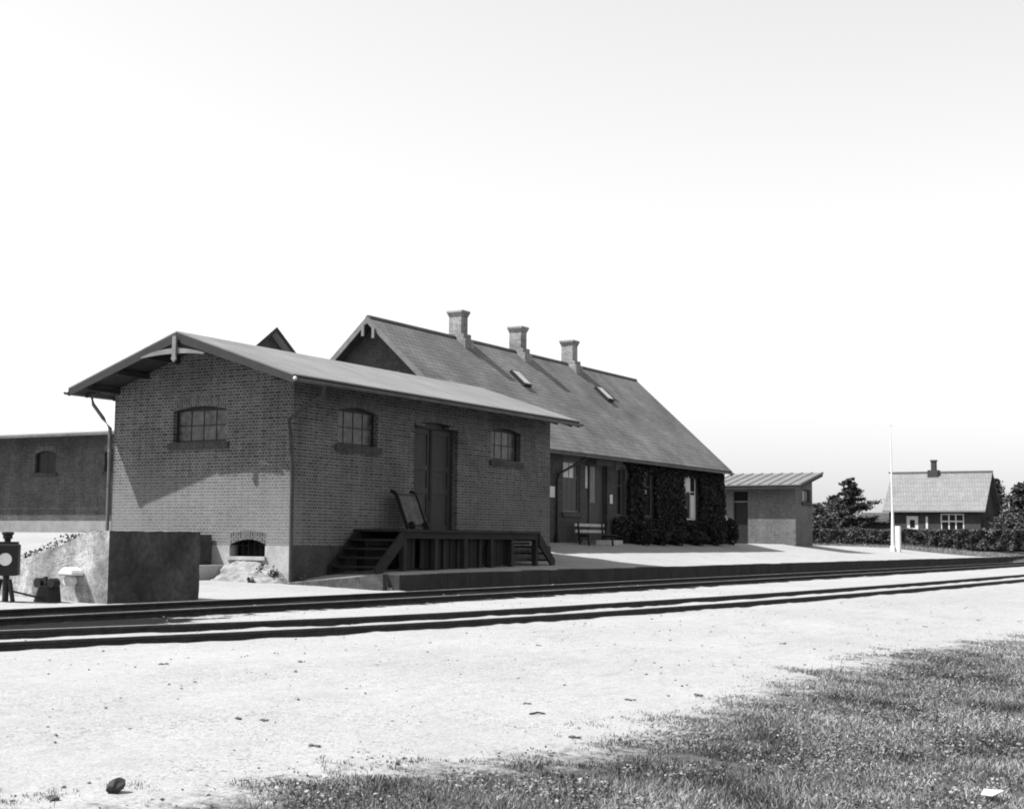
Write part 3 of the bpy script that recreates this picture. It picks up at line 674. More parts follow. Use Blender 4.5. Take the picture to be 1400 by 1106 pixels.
# front openings
FRM = M('window_paint', .11, .6, .15, 3, .1)
wa = window(FS, *W1, ST, 3, 2, rec=.05, fm=FRM, gm=GLASSD, midrail=.7, label='window with two pale upper panes')
mb = MB(); FS.box(mb, 44.97, 45.36, .055, .063, 3.22, 3.74); FS.box(mb, 45.42, 45.72, .055, .063, 3.22, 3.74); mb.build('curtain', PAPER, wa)
window(FS, *W2, ST, 2, 2, fm=FRM, gm=GLASSD, midrail=.65)
def curtained(W, lab, parts):
    f = window(FS, *W, ST, 2 if W is W3 else 3, 2, rec=.04, fm=WHITE if W is W4 else FRM, gm=GLASSD, midrail=.65, label=lab)
    m = MB()
    for (a, b, c_, d_) in parts:
        n_ = 8; pts = [FS.P(lerp(a, b, i/n_), (.045+.005*math.sin(i*2.2)), c_) for i in range(n_+1)]
        m.prism(pts+[FS.P(b, .055, c_), FS.P(a, .055, c_)], (0, 0, d_-c_))
    m.build('curtain', PAPER, f)
curtained(W3, 'window half hidden in ivy with a pale blind', [(51.62, 51.9, 3.1, 3.75), (51.75, 51.98, 2.7, 3.1)])
curtained(W4, 'wide window in the ivy with white lace curtains', [(55.5, 55.97, 3.1, 3.7), (56.03, 56.45, 3.1, 3.7), (55.5, 55.95, 1.97, 2.95), (56.5, 56.92, 1.97, 2.95)])
d_ = MB(); FS.box(d_, DR[0], DR[0]+.1, .1, .2, DR[2], DR[3]); FS.box(d_, DR[1]-.1, DR[1], .1, .2, DR[2], DR[3]); FS.box(d_, DR[0]+.1, DR[1]-.1, .1, .2, DR[3]-.1, DR[3]); FS.box(d_, 47.1, 47.18, .1, .2, DR[2], DR[3]-.1); sd = d_.build('door', DOORM, ST)
mb = MB(); FS.box(mb, 46.7, 47.1, .14, .18, DR[2], 2.9); FS.box(mb, 47.18, 48.3, .14, .18, DR[2], 2.38); FS.box(mb, 47.7, 48.3, .14, .18, 2.38, DR[3]-.1); mb.build('door_leaf', DOORM, sd)
mb = MB(); FS.box(mb, 46.72, 47.08, .15, .17, 2.9, 3.72); mb.build('glass', GLASSP, sd)
mb = MB(); FS.box(mb, 47.2, 47.68, .15, .17, 2.38, 3.72); mb.build('glass', M('grey_pane', .1, .3, .2, 3, 0, spec=.2), sd)
mb = MB(); FS.box(mb, 46.6, 48.1, -.44, -.40, 3.72, 3.98); mb.build('sign_board', WOODG, ST)
mb = MB(); mb.tube([(45.9, 23.1, 4.0), (45.8, 23.2, 3.9), (44.35, 23.5, 3.3), (44.28, 23.52, 3.1), (44.28, 23.52, .93)], .045); mb.build('downpipe', DIRON, ST)
mb = MB(); mb.lathe((44.28, 23.5, .93), [(.12, 0), (.12, .1), (.08, .2), (.06, .32), (.05, .34)], 10); mb.build('drain_hopper', DIRON, ST)
mb = MB(); FS.box(mb, 43.84, 44.2, -.03, -.001, 2.48, 2.86); o = mb.build('notice_board', PAPER, ST)
mb = MB(); FS.box(mb, 48.6, 48.8, -.03, -.001, 2.38, 2.72); mb.build('notice_board', PAPER, ST)
mb = MB(); FS.box(mb, 46.4, 48.6, -.55, -.01, .8, 1.02); mb.build('door_step', CONC, ST)

# bench below the window
bn = thing('bench', 'slatted wooden bench with pale back slats under the station window', 'bench', (46.6, 22.9, zg(46.6, 22.9)))
bz = zg(46.6, 22.9)
for zz in (.72, .50): mb = MB(); mb.bar((45.15, 23.22+zz*.08, bz+zz), (47.45, 23.22+zz*.08, bz+zz), .03, .1); mb.build('back_slat', M('pale_slat', .34, .7, .2, 5), bn)
mb = MB()
for yy in (22.83, 22.97, 23.11): mb.bar((45.1, yy, bz+.38), (47.5, yy, bz+.38), .11, .03)
mb.build('seat', WOODG, bn)
for xx in (45.35, 47.25):
    mb = MB(); mb.bar((xx, 22.8, bz-.03), (xx, 22.85, bz+.365), .06, .06); mb.bar((xx, 23.16, bz-.03), (xx, 23.26, bz+.82), .06, .05); mb.bar((xx, 22.8, bz+.33), (xx, 23.2, bz+.33), .05, .06); mb.build('leg', WOODG, bn)

# ivy over the end of the front wall
pts = []
def in_open(x, z):
    for (a, b, c_, d_), g in ((W2, .1), (W3, .03), (W4, .03)):
        if a-g+.12*noise.noise(Vector((x*3, z*3, 1))) < x < b+g+.1*noise.noise(Vector((x*3, z*3, 9))) and c_-.05 < z < d_-.1+.25*noise.noise(Vector((x*4, 0, 4))): return True
    return False
while len(pts) < 30000:
    x = random.uniform(48.7, 59.75); z = random.uniform(.9, 4.0)
    if in_open(x, z): continue
    edge = 49.3+.9*noise.noise(Vector((z*1.3, 3, 0)))+(.6 if z > 3 else 0)
    if x < edge and z > 1.8: continue
    th = .22+.16*noise.noise(Vector((x*1.2, z*1.2, 0)))+.05*max(0, 1.6-z)
    pts.append((x, SY0-.02-random.random()**.6*max(.06, th), z))
for _ in range(5000):          # round the corner
    z = random.uniform(.9, 3.95); pts.append((59.62+random.random()*(.14+.12*max(0, (2.6-z)/1.7)), random.uniform(23.4, 25.0), z))
iv = leafmesh('ivy', pts, .13, LEAFI); tag(iv, 'dark ivy covering the far half of the station front wall', 'ivy')
def bush(name, c, rx, ry, h, n, size, mat, label, cat, group=None, lump=.3, stems=True):
    r = thing(name, label, cat, c, group); pts = []
    while len(pts) < n:
        d = Vector((random.gauss(0, 1), random.gauss(0, 1), random.gauss(0, 1))).normalized(); rad = random.random()**.35
        k_ = 1+lump*noise.noise(Vector(d)*2.2+Vector(c))+lump*.6*noise.noise(Vector(d)*5+Vector(c))
        p = Vector((d.x*rx, d.y*ry, d.z*h*.5))*rad*k_
        if noise.noise(p*2.2+Vector(c)) < -.32 and rad > .5: continue
        z = c[2]+h*.5+p.z
        if z < c[2]: continue
        pts.append((c[0]+p.x, c[1]+p.y, z))
    leafmesh('foliage', pts, size, mat, r)
    if stems:
        mb = MB()
        for i in range(5):
            a = i*1.3; mb.tube([(c[0], c[1], c[2]-.05), (c[0]+rx*.3*math.cos(a), c[1]+ry*.3*math.sin(a), c[2]+h*.6)], .03, 6, .01)
        mb.build('stem', BARK, r)
    return r
for i, (bx_, by_, rx_, h_) in enumerate(((50.4, 23.05, .55, .85), (51.9, 23.05, .5, .6), (53.5, 23.0, .65, .75), (55.6, 23.0, .6, .6), (57.6, 22.95, .7, .95))):
    bush('shrub', (bx_, by_, zg(bx_, by_)), rx_, .5, h_, 1800, .11, LEAFI, ['low dark shrub nearest the station door', 'low dark shrub under the half hidden ivy window', 'rounded dark shrub between the two ivy windows', 'low dark shrub under the curtained window', 'taller dark shrub right of the curtained window'][i], 'shrub', 'shrubs along the station wall')
bush('shrub', (59.85, 23.2, zg(60, 23.2)), .32, .4, 1.15, 1500, .12, LEAFI, 'small dark shrub at the far corner of the station', 'shrub', 'shrubs along the station wall')

# ---------------------------------------------------------------- toilet building
tb = thing('outbuilding', 'small flat roofed brick outbuilding beyond the ivy covered station end', 'outbuilding', (69.3, 25, .8))
TRX = 70.95
def trf(x): return 3.80+(x-67.35)*.2
TX0, TX1, TY0, TY1 = 68., 70.62, 22.95, 26.9
TD = (25.4, 26.16, .86, 3.5); TW = (69.05, 70.35, 3.0, 3.62)
mb = MB(); wall(mb, Fr('x', TX0), TY0, TY1, .4, trf(TX0)-.1, [TD]); wall(mb, Fr('y', TY0), TX0, TX1, .4, trf(TX0)-.1, [TW], top=[(TX1, 0, trf(TX1)-.1)])
wall(mb, Fr('x', TX1), TY0, TY1, .4, trf(TX1)-.1, []); wall(mb, Fr('y', TY1), TX0, TX1, .4, trf(TX0)-.1, [], top=[(TX1, 0, trf(TX1)-.1)]); mb.build('wall', BR4, tb)
mb = MB(); mb.prism([(67.35, 22.45, trf(67.35)), (TRX, 22.45, trf(TRX)), (TRX, 22.45, trf(TRX)-.05), (67.35, 22.45, trf(67.35)-.05)], (0, 4.85, 0)); tr = mb.build('roof', ROOFT, tb)
mb = MB()
for i in range(10): y = 22.47+i*.53; mb.prism([(67.35, y, trf(67.35)-.002), (TRX, y, trf(TRX)-.002), (TRX, y, trf(TRX)+.035), (67.35, y, trf(67.35)+.035)], (0, .06, 0))
mb.build('roof_seams', M('seam_batten', .11, .8, .2, 2), tr)
mb = MB(); mb.prism([(67.38, 22.48, trf(67.38)-.052), (TRX-.05, 22.48, trf(TRX)-.06), (TRX-.05, 22.48, trf(TRX)-.2), (67.38, 22.48, trf(67.38)-.2)], (0, 4.79, 0)); mb.build('eave_board', SOFF, tr)
Ft = Fr('x', TX0); mb = MB(); Ft.box(mb, TD[0], TD[1], .12, .17, TD[2], 2.95); dd = mb.build('door', DIRON, tb)
mb = MB(); Ft.box(mb, TD[0], TD[1], .1, .16, 2.96, 3.03); mb.build('transom', TRIM, dd)
mb = MB(); Ft.box(mb, TD[0], TD[1], .12, .15, 3.04, TD[3]); mb.build('fanlight', GLASSD, dd)
window(Fr('y', TY0), *TW, tb, 3, 1, fm=DIRON, gm=M('pane_grey', .2, .3, .2, 3, 0), rise=0, sillm=SOFF)
mb = MB(); mb.box(67.3, 67.99, 25.0, 26.3, .6, .88); mb.build('door_step', CONC, tb)

# ---------------------------------------------------------------- flagpole, hedge, cottage, trees
fp = thing('flagpole', 'white wooden flagpole with a boxed foot in front of the hedge', 'flagpole', pix(1222.5, 751, 80))
p = pix(1222.5, 751, 80); fz = zg(p.x, p.y); fx, fy = p.x, p.y
mb = MB(); mb.tube([(fx, fy+.06, fz+.3), (fx, fy+.06, fz+2.2), (fx+.02, fy+.1, fz+7)], .115, 12, .018); mb.build('pole', WHITE, fp)
mb = MB(); mb.box(fx-.04, fx+.26, fy-.33, fy-.07, fz-.1, fz+1.4); mb.box(fx-.13, fx+.13, fy-.06, fy+.2, fz-.1, fz+.3); mb.build('foot_post', WHITE, fp, bevel=.02)
mb = MB(); mb.lathe((fx+.02, fy+.1, fz+7), [(.01, 0), (.045, .03), (.05, .06), (.03, .09), (.01, .1)], 10); mb.build('finial', WHITE, fp)

hz0 = .62
def hprof(y): return 1.28+.10*noise.noise(Vector((y*.7, 2, 0)))+.06*noise.noise(Vector((y*2.1, 7, 0)))
pts = []; tn = []
while len(pts) < 34000:
    y = random.uniform(6, 34.5); h_ = hprof(y); s = random.random()
    if s < .3: x = 95+random.uniform(0, 1.3); z = hz0+h_-random.random()**2*.12
    elif s < .85: x = 95+random.random()**2*.25-.12*noise.noise(Vector((y*1.5, 0, 3))); z = hz0+random.uniform(0.05, h_)
    else: x = 96.3-random.random()*.15; z = hz0+random.uniform(.05, h_)
    x += .18*noise.noise(Vector((y*2, z*2, 0)))
    pts.append((x, y, z)); tn.append(cl(.45+.9*noise.noise(Vector((y*1.8, z*3, x)))+random.uniform(-.3, .3)))
hg = thing('hedge', 'long clipped hedge running in front of the cottage', 'hedge', (95.6, 20, hz0))
leafmesh('foliage', pts, .16, LEAFH, hg, tone=np.array(tn))
mb = MB(); y = 6
while y < 34.4: mb.box(95.18, 96.15, y, y+.5, hz0-.1, hz0+hprof(y)-.12); y += .501
mb.build('branches', M('hedge_twigs', .02, .9, .3, 8), hg)

ct = thing('cottage', 'small cottage with pale tiled roof behind the hedge', 'house', (108, 25, .66))
HX0, HX1, HY0, HY1, HM, HRZ = 105.3, 110.3, 21.95, 28.45, 107.8, 6.25
def hru(x): return HRZ-.14-abs(x-HM)*1.02
mb = MB(); Wc = (23.1, 24.75, 1.75, 3.15); Dc = (26.35, 27.2, .7, 2.98)
wall(mb, Fr('x', HX0), HY0, HY1, .3, hru(HX0), [Wc, Dc]); wall(mb, Fr('x', HX1), HY0, HY1, .3, hru(HX1), [])
for y in (HY0, HY1): wall(mb, Fr('y', y), HX0, HX1, .3, hru(HX0), [], top=[(HM, 0, hru(HM))])
mb.build('wall', BR2, ct)
mb = MB()
for s in (-1, 1): mb.prism([(HM+s*.001, 21.55, HRZ), (HM+s*2.85, 21.55, HRZ-2.9), (HM+s*2.85, 21.55, HRZ-3.0), (HM+s*.001, 21.55, HRZ-.1)], (0, 7.3, 0))
hr = mb.build('roof', ROOFH, ct)
mb = MB(); y = 21.55
while y < 28.8: mb.box(HM-.12, HM+.12, y, y+.35, HRZ-.05, HRZ+.06); y += .36
mb.build('ridge_tiles', M('cottage_ridge', .14, .8, .2, 3), hr)
mb = MB(); yc = 25.75; mb.box(HM-.4, HM+.4, yc-.38, yc+.38, HRZ-.5, HRZ+.14); mb.box(HM-.2, HM+.2, yc-.17, yc+.17, HRZ+.14, HRZ+.78); mb.box(HM-.24, HM+.24, yc-.21, yc+.21, HRZ+.78, HRZ+.9); mb.build('chimney', BR2, hr)
FH = Fr('x', HX0)
window(FH, *Wc, ct, 3, 2, fm=WHITE, gm=GLASSD, rise=0, midrail=.62, fr=.09, mun=.09, rec=.03)
mb = MB(); FH.box(mb, Dc[0], Dc[1], .04, .09, Dc[2], Dc[3]); hd2 = mb.build('door', WHITE, ct)
mb = MB(); FH.box(mb, 26.6, 26.95, .02, .038, 2.15, 2.7); mb.build('glass', GLASSD, hd2)
mb = MB(); FH.box(mb, 25.65, 25.8, -.02, .05, 1.2, 2.95); mb.build('shutter', WHITE, ct)
mb = MB(); wall(mb, FH, 28.46, 31.2, .3, 2.5, []); mb.box(105.31, 108.5, 28.46, 31.2, .3, 2.45); 
mb.prism([(104.9, 28.46, 2.62), (108.8, 28.46, 3.3), (108.8, 28.46, 3.2), (104.9, 28.46, 2.52)], (0, 3.0, 0)); mb.build('lean_to', BR2, ct)

def tree(name, base, h, rad, label, cat='tree', group=None, layers=11, mat=LEAFD, per=26, size=.2, seed=1, droop=.1, narrow=1.0, crown0=.12, spread=1.):
    rd = random.Random(seed); r = thing(name, label, cat, base, group)
    lean = (rd.uniform(-.1, .1)*h*.4, rd.uniform(-.1, .1)*h*.4)
    def ax(t): return Vector((base[0]+lean[0]*t*t, base[1]+lean[1]*t*t, base[2]+h*t))
    mb = MB(); mb.tube([ax(t) for t in np.linspace(0, .96, 8)], .035*h, 8, .008*h); mb.build('trunk', BARK, r)
    mb = MB(); pts = []; tn = []
    nb = layers*5
    for i in range(nb):
        t = crown0+(1-crown0)*(i/nb)**.9; a = i*2.399+rd.uniform(-.4, .4)
        prof = (1-t)**(.75*narrow)*min(1, .55+(t-crown0)*4)
        L = rad*prof*rd.uniform(.4, 1.3)+.1
        p0 = ax(t*.97); tip = p0+Vector((math.cos(a)*L, math.sin(a)*L, L*rd.uniform(.05, .45)-droop*L))
        mid = (p0+tip)/2+Vector((0, 0, .12*L))
        mb.tube([p0, mid, tip], .018*h*(1-t)+.01, 5, .006)
        for k_ in range(int(per*(.35+prof))):
            s = rd.random()**.65; q = p0.lerp(mid, s*2) if s < .5 else mid.lerp(tip, s*2-1)
            wv = (.10+.17*L*(1-abs(s-.6)))*spread
            for _ in range(4):
                pts.append(tuple(q+Vector((rd.gauss(0, wv), rd.gauss(0, wv), rd.gauss(0, wv*.45)))))
                tn.append(cl(.25+.35*s+rd.uniform(-.25, .35)))
    mb.build('limbs', BARK, r); leafmesh('crown', pts, size, mat, r, tone=np.array(tn), flat=.3)
    return r
def gp(px, t): p = pix(px, 740, t); return (p.x, p.y, .66)
tree('pine_tree', gp(1164, 102), 5.05, 2.5, 'dark broad pine with a ragged pointed top behind the hedge, left of the cottage', group='trees round the cottage', seed=5, layers=8, per=70, size=.2, spread=.62, droop=.0)
tree('pine_tree', gp(1141, 106), 3.9, 1.9, 'lower dark tree half hidden behind the broad pine', group='trees round the cottage', seed=9, layers=9, per=34, size=.24)
tree('bushy_tree', gp(1119, 101), 3.1, 1.9, 'greyer bushy tree just right of the small outbuilding', group='trees round the cottage', seed=3, layers=8, per=34, mat=LEAFH, size=.24)
tree('fir_tree', gp(1363, 121), 6.0, 2.0, 'tall dark fir behind the right end of the cottage', group='trees round the cottage', seed=11, layers=12, per=34, size=.25)
tree('fir_tree', gp(1400, 101), 4.7, 2.4, 'broad dark fir at the right edge beside the cottage', group='trees round the cottage', seed=14, layers=12, per=38, size=.24)
tree('fir_tree', gp(1440, 108), 5.6, 2.6, 'dark fir at the very edge of the view past the broad fir', group='trees round the cottage', seed=21, layers=11, per=34, size=.24)
p = gp(1385, 93); bush('shrub', (p[0]-.3, p[1], .62), 1.2, 1.3, 2.35, 5200, .2, LEAFH, 'large loose shrub overtopping the right end of the hedge', 'shrub')
for i, (px_, t_) in enumerate(((1198, 108), (1172, 112))):
    p = gp(px_, t_); bush('shrub', p, 1.5, 1.5, 2.3, 2600, .22, LEAFD, ['dark shrub between the pine and the cottage lean-to', 'dark undergrowth shrub behind the broad pine'][i], 'shrub')

# ---------------------------------------------------------------- warehouse far left
wh = thing('warehouse', 'large brick warehouse with white roof standing behind the goods shed', 'warehouse', (51, 55, 1.13))
WX0, WX1, WY0, WY1, WM = 45., 56.7, 42.0, 78., 50.85; WRZ = 10.5; WEX = 43.68; WEZ = 5.4
wsl = (WRZ-WEZ)/(WM-WEX)
def wru(x): return WRZ-.14-abs(x-WM)*wsl
wins = [(48.92+i*4.25-4.25, 50.22+i*4.25-4.25, 3.78, 4.75) for i in range(6)]
mb = MB(); wall(mb, Fr('x', WX0), WY0, WY1, 1.66, wru(WX0), wins); wall(mb, Fr('x', WX1), WY0, WY1, 1.66, wru(WX1), [])
for y in (WY0, WY1): wall(mb, Fr('y', y), WX0, WX1, 1.66, wru(WX0), [], top=[(WM, 0, wru(WM))])
mb.build('wall', BR3, wh)
mb = MB(); mb.box(WX0-.06, WX1+.06, WY0-.06, WY1+.06, .5, 1.655); mb.build('foundation', M('warehouse_plinth', .2, .9, .2, 1.5), wh)
for q in wins: window(Fr('x', WX0), *q, wh, 2, 2, gm=GLASSD, rise=.14, rec=.12)
mb = MB()
for s in (-1, 1): mb.prism([(WM+s*.001, WY0-.5, WRZ), (WM+s*(WM-WEX), WY0-.5, WEZ), (WM+s*(WM-WEX), WY0-.5, WEZ-.06), (WM+s*.001, WY0-.5, WRZ-.06)], (0, WY1-WY0+1, 0))
wr = mb.build('roof', ROOFW, wh)
mb = MB(); mb.box(WEX-.08, WEX-.002, WY0-.5, WY1+.5, WEZ-.17, WEZ-.07); mb.build('gutter', ZINC, wh)
for s in (-1, 1):
    mb = MB(); mb.prism([(WM, WY0-.55, WRZ+.01), (WM+s*(WM-WEX), WY0-.55, WEZ+.01), (WM+s*(WM-WEX), WY0-.55, WEZ-.14), (WM, WY0-.55, WRZ-.18)], (0, .045, 0)); mb.build('barge_board', FELTD, wr)

# ---------------------------------------------------------------- grass, stones, weeds
def vnoise(x, y, seed):         # smooth value noise on arrays, about -1..1
    r_ = np.random.default_rng(seed).uniform(-1, 1, (256, 256))
    xi = np.floor(x).astype(int); yi = np.floor(y).astype(int); fx_ = x-xi; fy_ = y-yi
    fx_ = fx_*fx_*(3-2*fx_); fy_ = fy_*fy_*(3-2*fy_); g = lambda a, b: r_[a % 256, b % 256]
    return (g(xi, yi)*(1-fx_)+g(xi+1, yi)*fx_)*(1-fy_)+(g(xi, yi+1)*(1-fx_)+g(xi+1, yi+1)*fx_)*fy_
def blades(name, n, xr, dens, hgt, mat, ymin=-2.5, fringe=.5):
    x = rng.uniform(0, 1, n)**dens*(xr[1]-xr[0])+xr[0]
    ye = np.interp(x, [p[0] for p in TURF], [p[1] for p in TURF])
    lo = np.maximum(ymin, np.where(x > 14, x*.19-3.5, ymin)); y = ye+fringe*1.6-(ye+fringe*1.6-lo)*rng.uniform(0, 1, n)
    d = ye-y+(vnoise(x*1.4, y*1.4, 1)*.8+vnoise(x*4, y*4, 2)*.7+vnoise(x*11, y*11, 3)*.4)*fringe
    pt = vnoise(x*2.2, y*2.2, 4)*.6+vnoise(x*7, y*7, 5)*.5
    keep = (d > 0) & (rng.uniform(0, 1, n) < np.clip(d/fringe*.7+.12, 0, 1)) & (pt > -.55)
    x, y, d, pt = x[keep], y[keep], d[keep], pt[keep]; m_ = len(x)
    z = -.09-.065*(8-y)-.006
    h = hgt*rng.uniform(.3, 1.2, m_)*(.75+.7*np.clip(pt, 0, 1))*np.clip(.5+d*.8, 0, 1)
    tall = rng.uniform(0, 1, m_) > .985; h = np.where(tall, h*1.9, h)
    a = rng.uniform(0, 6.283, m_); wd = .0016+.00017*x; dx = np.cos(a)*wd; dy = np.sin(a)*wd
    ln = rng.uniform(.15, 1.3, m_)*h*np.where(tall, .35, 1); b_ = rng.uniform(0, 6.283, m_); tx = np.cos(b_)*ln; ty = np.sin(b_)*ln
    Z = lambda *c: np.stack(c, 1)
    V = np.stack([Z(x-dx, y-dy, z), Z(x+dx, y+dy, z), Z(x+dx*.8+tx*.4, y+dy*.8+ty*.4, z+h*.62), Z(x-dx*.8+tx*.4, y-dy*.8+ty*.4, z+h*.62), Z(x+tx, y+ty, z+h)], 1)
    patch = vnoise(x*.9, y*.9, 6)*.5+vnoise(x*3.1, y*3.1, 7)*.5; r_ = rng.uniform(0, 1, m_)
    T = np.clip(.22+.5*patch+.32*r_*r_+np.where(r_ > .965, .3, 0), 0, 1)
    base = (np.arange(m_)*5)[:, None]; loops = np.concatenate([base+np.array([0, 1, 2, 3]), base+np.array([3, 2, 4])], 1).ravel().astype(np.int32)
    starts = np.stack([np.arange(m_)*7, np.arange(m_)*7+4], 1).ravel().astype(np.int32)
    me = bpy.data.meshes.new(name); me.vertices.add(5*m_); me.vertices.foreach_set('co', V.ravel()); me.loops.add(len(loops)); me.loops.foreach_set('vertex_index', loops)
    me.polygons.add(2*m_); me.polygons.foreach_set('loop_start', starts); me.update(calc_edges=True)
    at = me.attributes.new('tone', 'FLOAT', 'POINT'); at.data.foreach_set('value', np.repeat(T, 5).astype(np.float32))
    me.materials.append(mat); o = bpy.data.objects.new(name, me); COL.objects.link(o); return o
g = blades('grass', 850000, (4.2, 34), 1.9, .05, GRASS)
tag(g, 'short rough summer grass on the bank in the foreground', 'grass', kind='stuff')
# small flat herb leaves between the blades
n_ = 170000; x = rng.uniform(0, 1, n_)**1.9*26+4.2; ye = np.interp(x, [p[0] for p in TURF], [p[1] for p in TURF]); y = ye+.7-(ye+3)*rng.uniform(0, 1, n_)
kp = (ye-y+vnoise(x*1.4, y*1.4, 1)*.45+vnoise(x*5, y*5, 12)*.4 > rng.uniform(.05, .7, n_)) & (vnoise(x*2, y*2, 9)+vnoise(x*6, y*6, 10)*.6 > -.15); x, y = x[kp], y[kp]
hl = leafmesh('herb_leaves', np.stack([x, y, -.09-.065*(8-y)+rng.uniform(.01, .06, len(x))], 1), .025, GRASS, flat=.5, tone=np.clip(rng.uniform(0, 1, len(x))**1.8*.5+.06, 0, 1)); tag(hl, 'small herb leaves growing among the grass', 'herbs', kind='stuff')

def pebble(bm, c, r, sq=.6):
    m = bmesh.ops.create_icosphere(bm, subdivisions=1, radius=r)
    for v_ in m['verts']:
        v_.co = Vector((v_.co.x*random.uniform(.7, 1.3), v_.co.y*random.uniform(.7, 1.3), v_.co.z*sq*random.uniform(.7, 1.2)))+Vector(c)
for nm, cnt, mt, rr in (('gravel_stones', 500, STONE, (.004, .011)), ('pale_pebbles', 700, M('pale_pebble', .25, .9, .3, 8), (.006, .016))):
    mb = MB()
    for _ in range(cnt):
        x = 4.5+random.random()**1.8*28; y = random.uniform(4.4, 16.9)
        if y > 10.5 and random.random() < .3: continue
        pebble(mb.bm, (x, y, zg(x, y)+.003), random.uniform(*rr)*(1+x*.02))
    o = mb.build(nm, mt); tag(o, 'dark stones scattered over the sand' if nm[0] == 'g' else 'pale pebbles scattered over the sand', 'gravel', kind='stuff')
mb = MB(); bm_ = mb.bm
bmesh.ops.create_icosphere(bm_, subdivisions=2, radius=.042)
RKP = Vector((5.36, 5.32, zg(5.36, 5.32)+.035))
for v_ in bm_.verts:
    k_ = 1+.6*noise.noise(v_.co*22)+.2*noise.noise(v_.co*50); v_.co = Vector((v_.co.x*1.25*k_, v_.co.y*.9*k_, v_.co.z*.8*k_+.5*v_.co.x))+RKP
tag(mb.build('rock', M('dark_rock', .03, .9, .5, 12, .8, 40)), 'dark angular rock lying on the sand at lower left', 'rock')
def gpt(px, py):
    z = -.3
    d = RC @ Vector(((px-700)/FPX, -(py-553)/FPX, -1))
    for _ in range(25):
        t_ = (z-CAMH)/d.z; p_ = Vector((0, 0, CAMH))+d*t_; z = zg(p_.x, p_.y)
    return p_
a, b = gpt(724, 978), gpt(745, 977.5)
mb = MB(); mb.tube([a+Vector((0, 0, .012)), (a+b)/2+Vector((.01, 0, .022)), b+Vector((0, 0, .012))], .008, 6, .006); tag(mb.build('stick', BARK), 'short dark stick lying alone on the white sand', 'stick')
a = gpt(1355, 1096); mb = MB(); mb.prism([a+Vector((-.1, -.03, .05)), a+Vector((.03, -.07, .065)), a+Vector((.12, .0, .05)), a+Vector((.06, .05, .06)), a+Vector((-.08, .04, .05))], (0, 0, .004)); tag(mb.build('paper_scrap', PAPER), 'pale flat scrap lying in the grass at lower right', 'scrap')
# scattered clods and dark tufts on the sand
k_ = 0
for px_, py_ in ((410, 905), (223, 908), (325, 983), (360, 985), (429, 1020), (785, 1008), (717, 962), (955, 950), (1285, 985), (860, 957), (735, 883), (70, 1092), (1072, 880), (1265, 857)):
    a = gpt(px_, py_); mb = MB()
    for _ in range(4): pebble(mb.bm, a+Vector((random.uniform(-.04, .04), random.uniform(-.04, .04), .004)), random.uniform(.012, .026), .5)
    k_ += 1
    if k_ == 1: clods = mb
    else:
        mb.bm.to_mesh(tmp := bpy.data.meshes.new('t')); clods.bm.from_mesh(tmp); bpy.data.meshes.remove(tmp)
tag(clods.build('dark_clods', STONE), 'small dark clods of cinder lying on the white sand', 'clods', kind='stuff')

def weed(c, h, n, label, mat=LEAFH):
    r = thing('weed', label, 'weed', c, 'weeds by the walls'); mb = MB(); pts = []
    for i in range(n):
        a = random.uniform(0, 6.28); tip = Vector((c[0]+math.cos(a)*h*.45*random.random(), c[1]+math.sin(a)*h*.45*random.random(), c[2]+h*random.uniform(.5, 1)))
        mb.tube([c, (Vector(c)+tip)/2+Vector((0, 0, .03)), tip], .005, 4, .002)
        for s in np.linspace(.2, 1, 14): q = Vector(c).lerp(tip, s); pts.append((q.x+random.gauss(0, .035), q.y+random.gauss(0, .035), q.z+random.gauss(0, .02)))
    mb.build('stem', BARK, r); leafmesh('foliage', pts, .07, mat, r)
for (x, y, h_, n_, lb) in ((25.36, 20.6, .38, 14, 'tallest weed at the shed corner by the downpipe'), (25.35, 20.95, .45, 12, 'leafy weed against the gable foundation below the cellar opening'), (25.3, 21.4, .18, 6, 'low weed under the middle of the cellar opening'), (25.75, 20.1, .15, 5, 'small weed at the foot of the downpipe on the track side'), (24.7, 20.7, .12, 5, 'low weed in the sand in front of the gable')):
    weed((x, y, zg(x, y)-.01), h_, n_, lb)
pts = []; 
for _ in range(1500):
    y = random.uniform(18.0, 21.2); pts.append((17.15+random.random()*.5, y, ramp_z(y)+random.random()**2*.14*(1+noise.noise(Vector((y*3, 0, 0))))))
mo = leafmesh('ramp_weeds', pts, .06, LEAFH); tag(mo, 'low weeds growing along the sloping top of the ramp wall', 'weeds', kind='stuff')

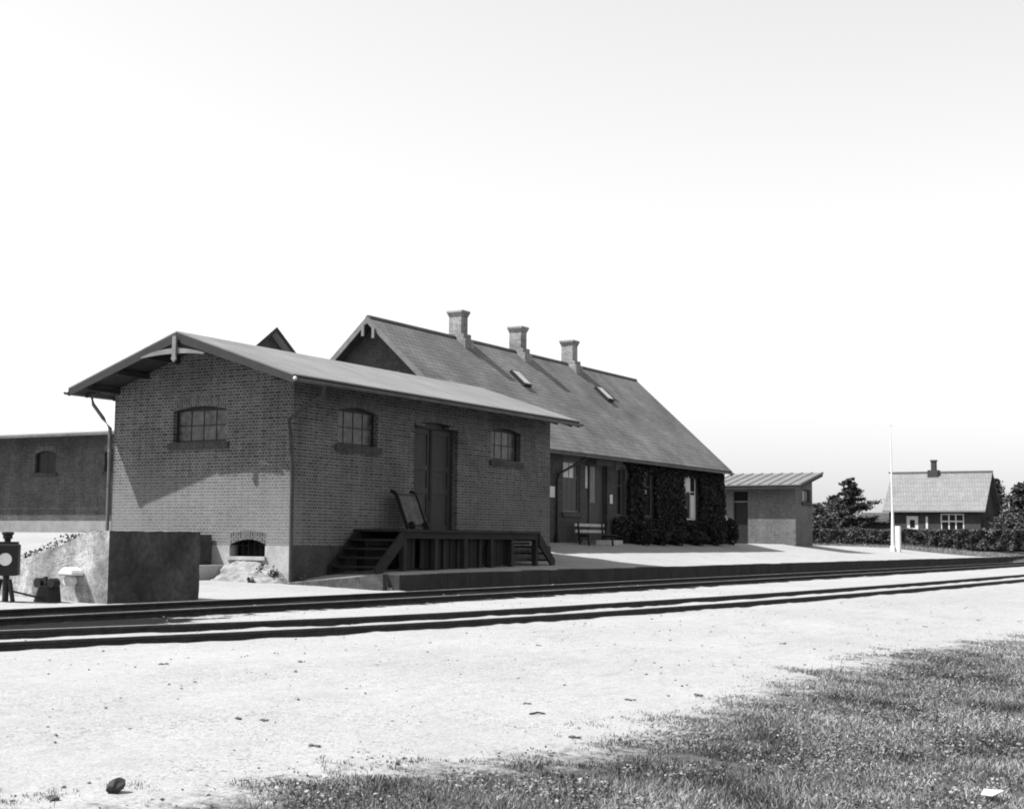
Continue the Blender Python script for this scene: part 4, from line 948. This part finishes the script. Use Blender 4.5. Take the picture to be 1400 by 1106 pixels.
mb = MB(); n_ = 26; vs = []
for i in range(n_+1):
    row = []
    for j in range(n_+1):
        u_ = i/n_; v_ = j/n_; y_ = 20.25+u_*2.1; x_ = 25.56-v_*1.0
        hh = (.5*math.sin(math.pi*min(1, max(0, u_*1.02)))**.6)*(1-v_)**1.3
        z_ = zg(x_, y_)-.05+max(0, hh)+(.05*noise.noise(Vector((x_*5, y_*5, 2)))+.035*noise.noise(Vector((x_*15, y_*15, 2)))+.02*noise.noise(Vector((x_*31, y_*31, 2))))*(1 if 0 < u_ < 1 and v_ < 1 else 0)
        row.append(mb.bm.verts.new((x_, y_, min(z_, .5))))
    vs.append(row)
for i in range(n_):
    for j in range(n_): mb.bm.faces.new((vs[i][j], vs[i+1][j], vs[i+1][j+1], vs[i][j+1]))
sh_ = mb.build('rubble_heap', M('rubble_sand', .2, .95, .4, 5, .8, 18)); tag(sh_, 'pale heap of sand and rubble banked under the barred cellar opening', 'heap')

# unmown verge between the gravel and the hedge
m_ = 26000; vy = rng.uniform(5, 34, m_); vx = rng.uniform(89.5, 94.9, m_); vz = np.array([zg(a, b) for a, b in zip(vx, vy)])-.02
vh = (.22+.12*vnoise(vx*.8, vy*.8, 31))*rng.uniform(.4, 1.2, m_); va = rng.uniform(0, 6.28, m_); vb = rng.uniform(0, 6.28, m_)
Z = lambda *c: np.stack(c, 1)
V = np.stack([Z(vx-np.cos(va)*.015, vy-np.sin(va)*.015, vz), Z(vx+np.cos(va)*.015, vy+np.sin(va)*.015, vz), Z(vx+np.cos(vb)*vh*.5, vy+np.sin(vb)*vh*.5, vz+vh)], 1)
me = bpy.data.meshes.new('verge_grass'); me.vertices.add(3*m_); me.vertices.foreach_set('co', V.ravel()); me.loops.add(3*m_); me.loops.foreach_set('vertex_index', np.arange(3*m_, dtype=np.int32))
me.polygons.add(m_); me.polygons.foreach_set('loop_start', np.arange(0, 3*m_, 3, dtype=np.int32)); me.update(calc_edges=True)
at = me.attributes.new('tone', 'FLOAT', 'POINT'); at.data.foreach_set('value', np.repeat(np.clip(rng.uniform(.15, .6, m_), 0, 1), 3).astype(np.float32)); me.materials.append(GRASS)
vg = bpy.data.objects.new('verge_grass', me); COL.objects.link(vg); tag(vg, 'unmown grass verge along the foot of the hedge', 'grass', kind='stuff')
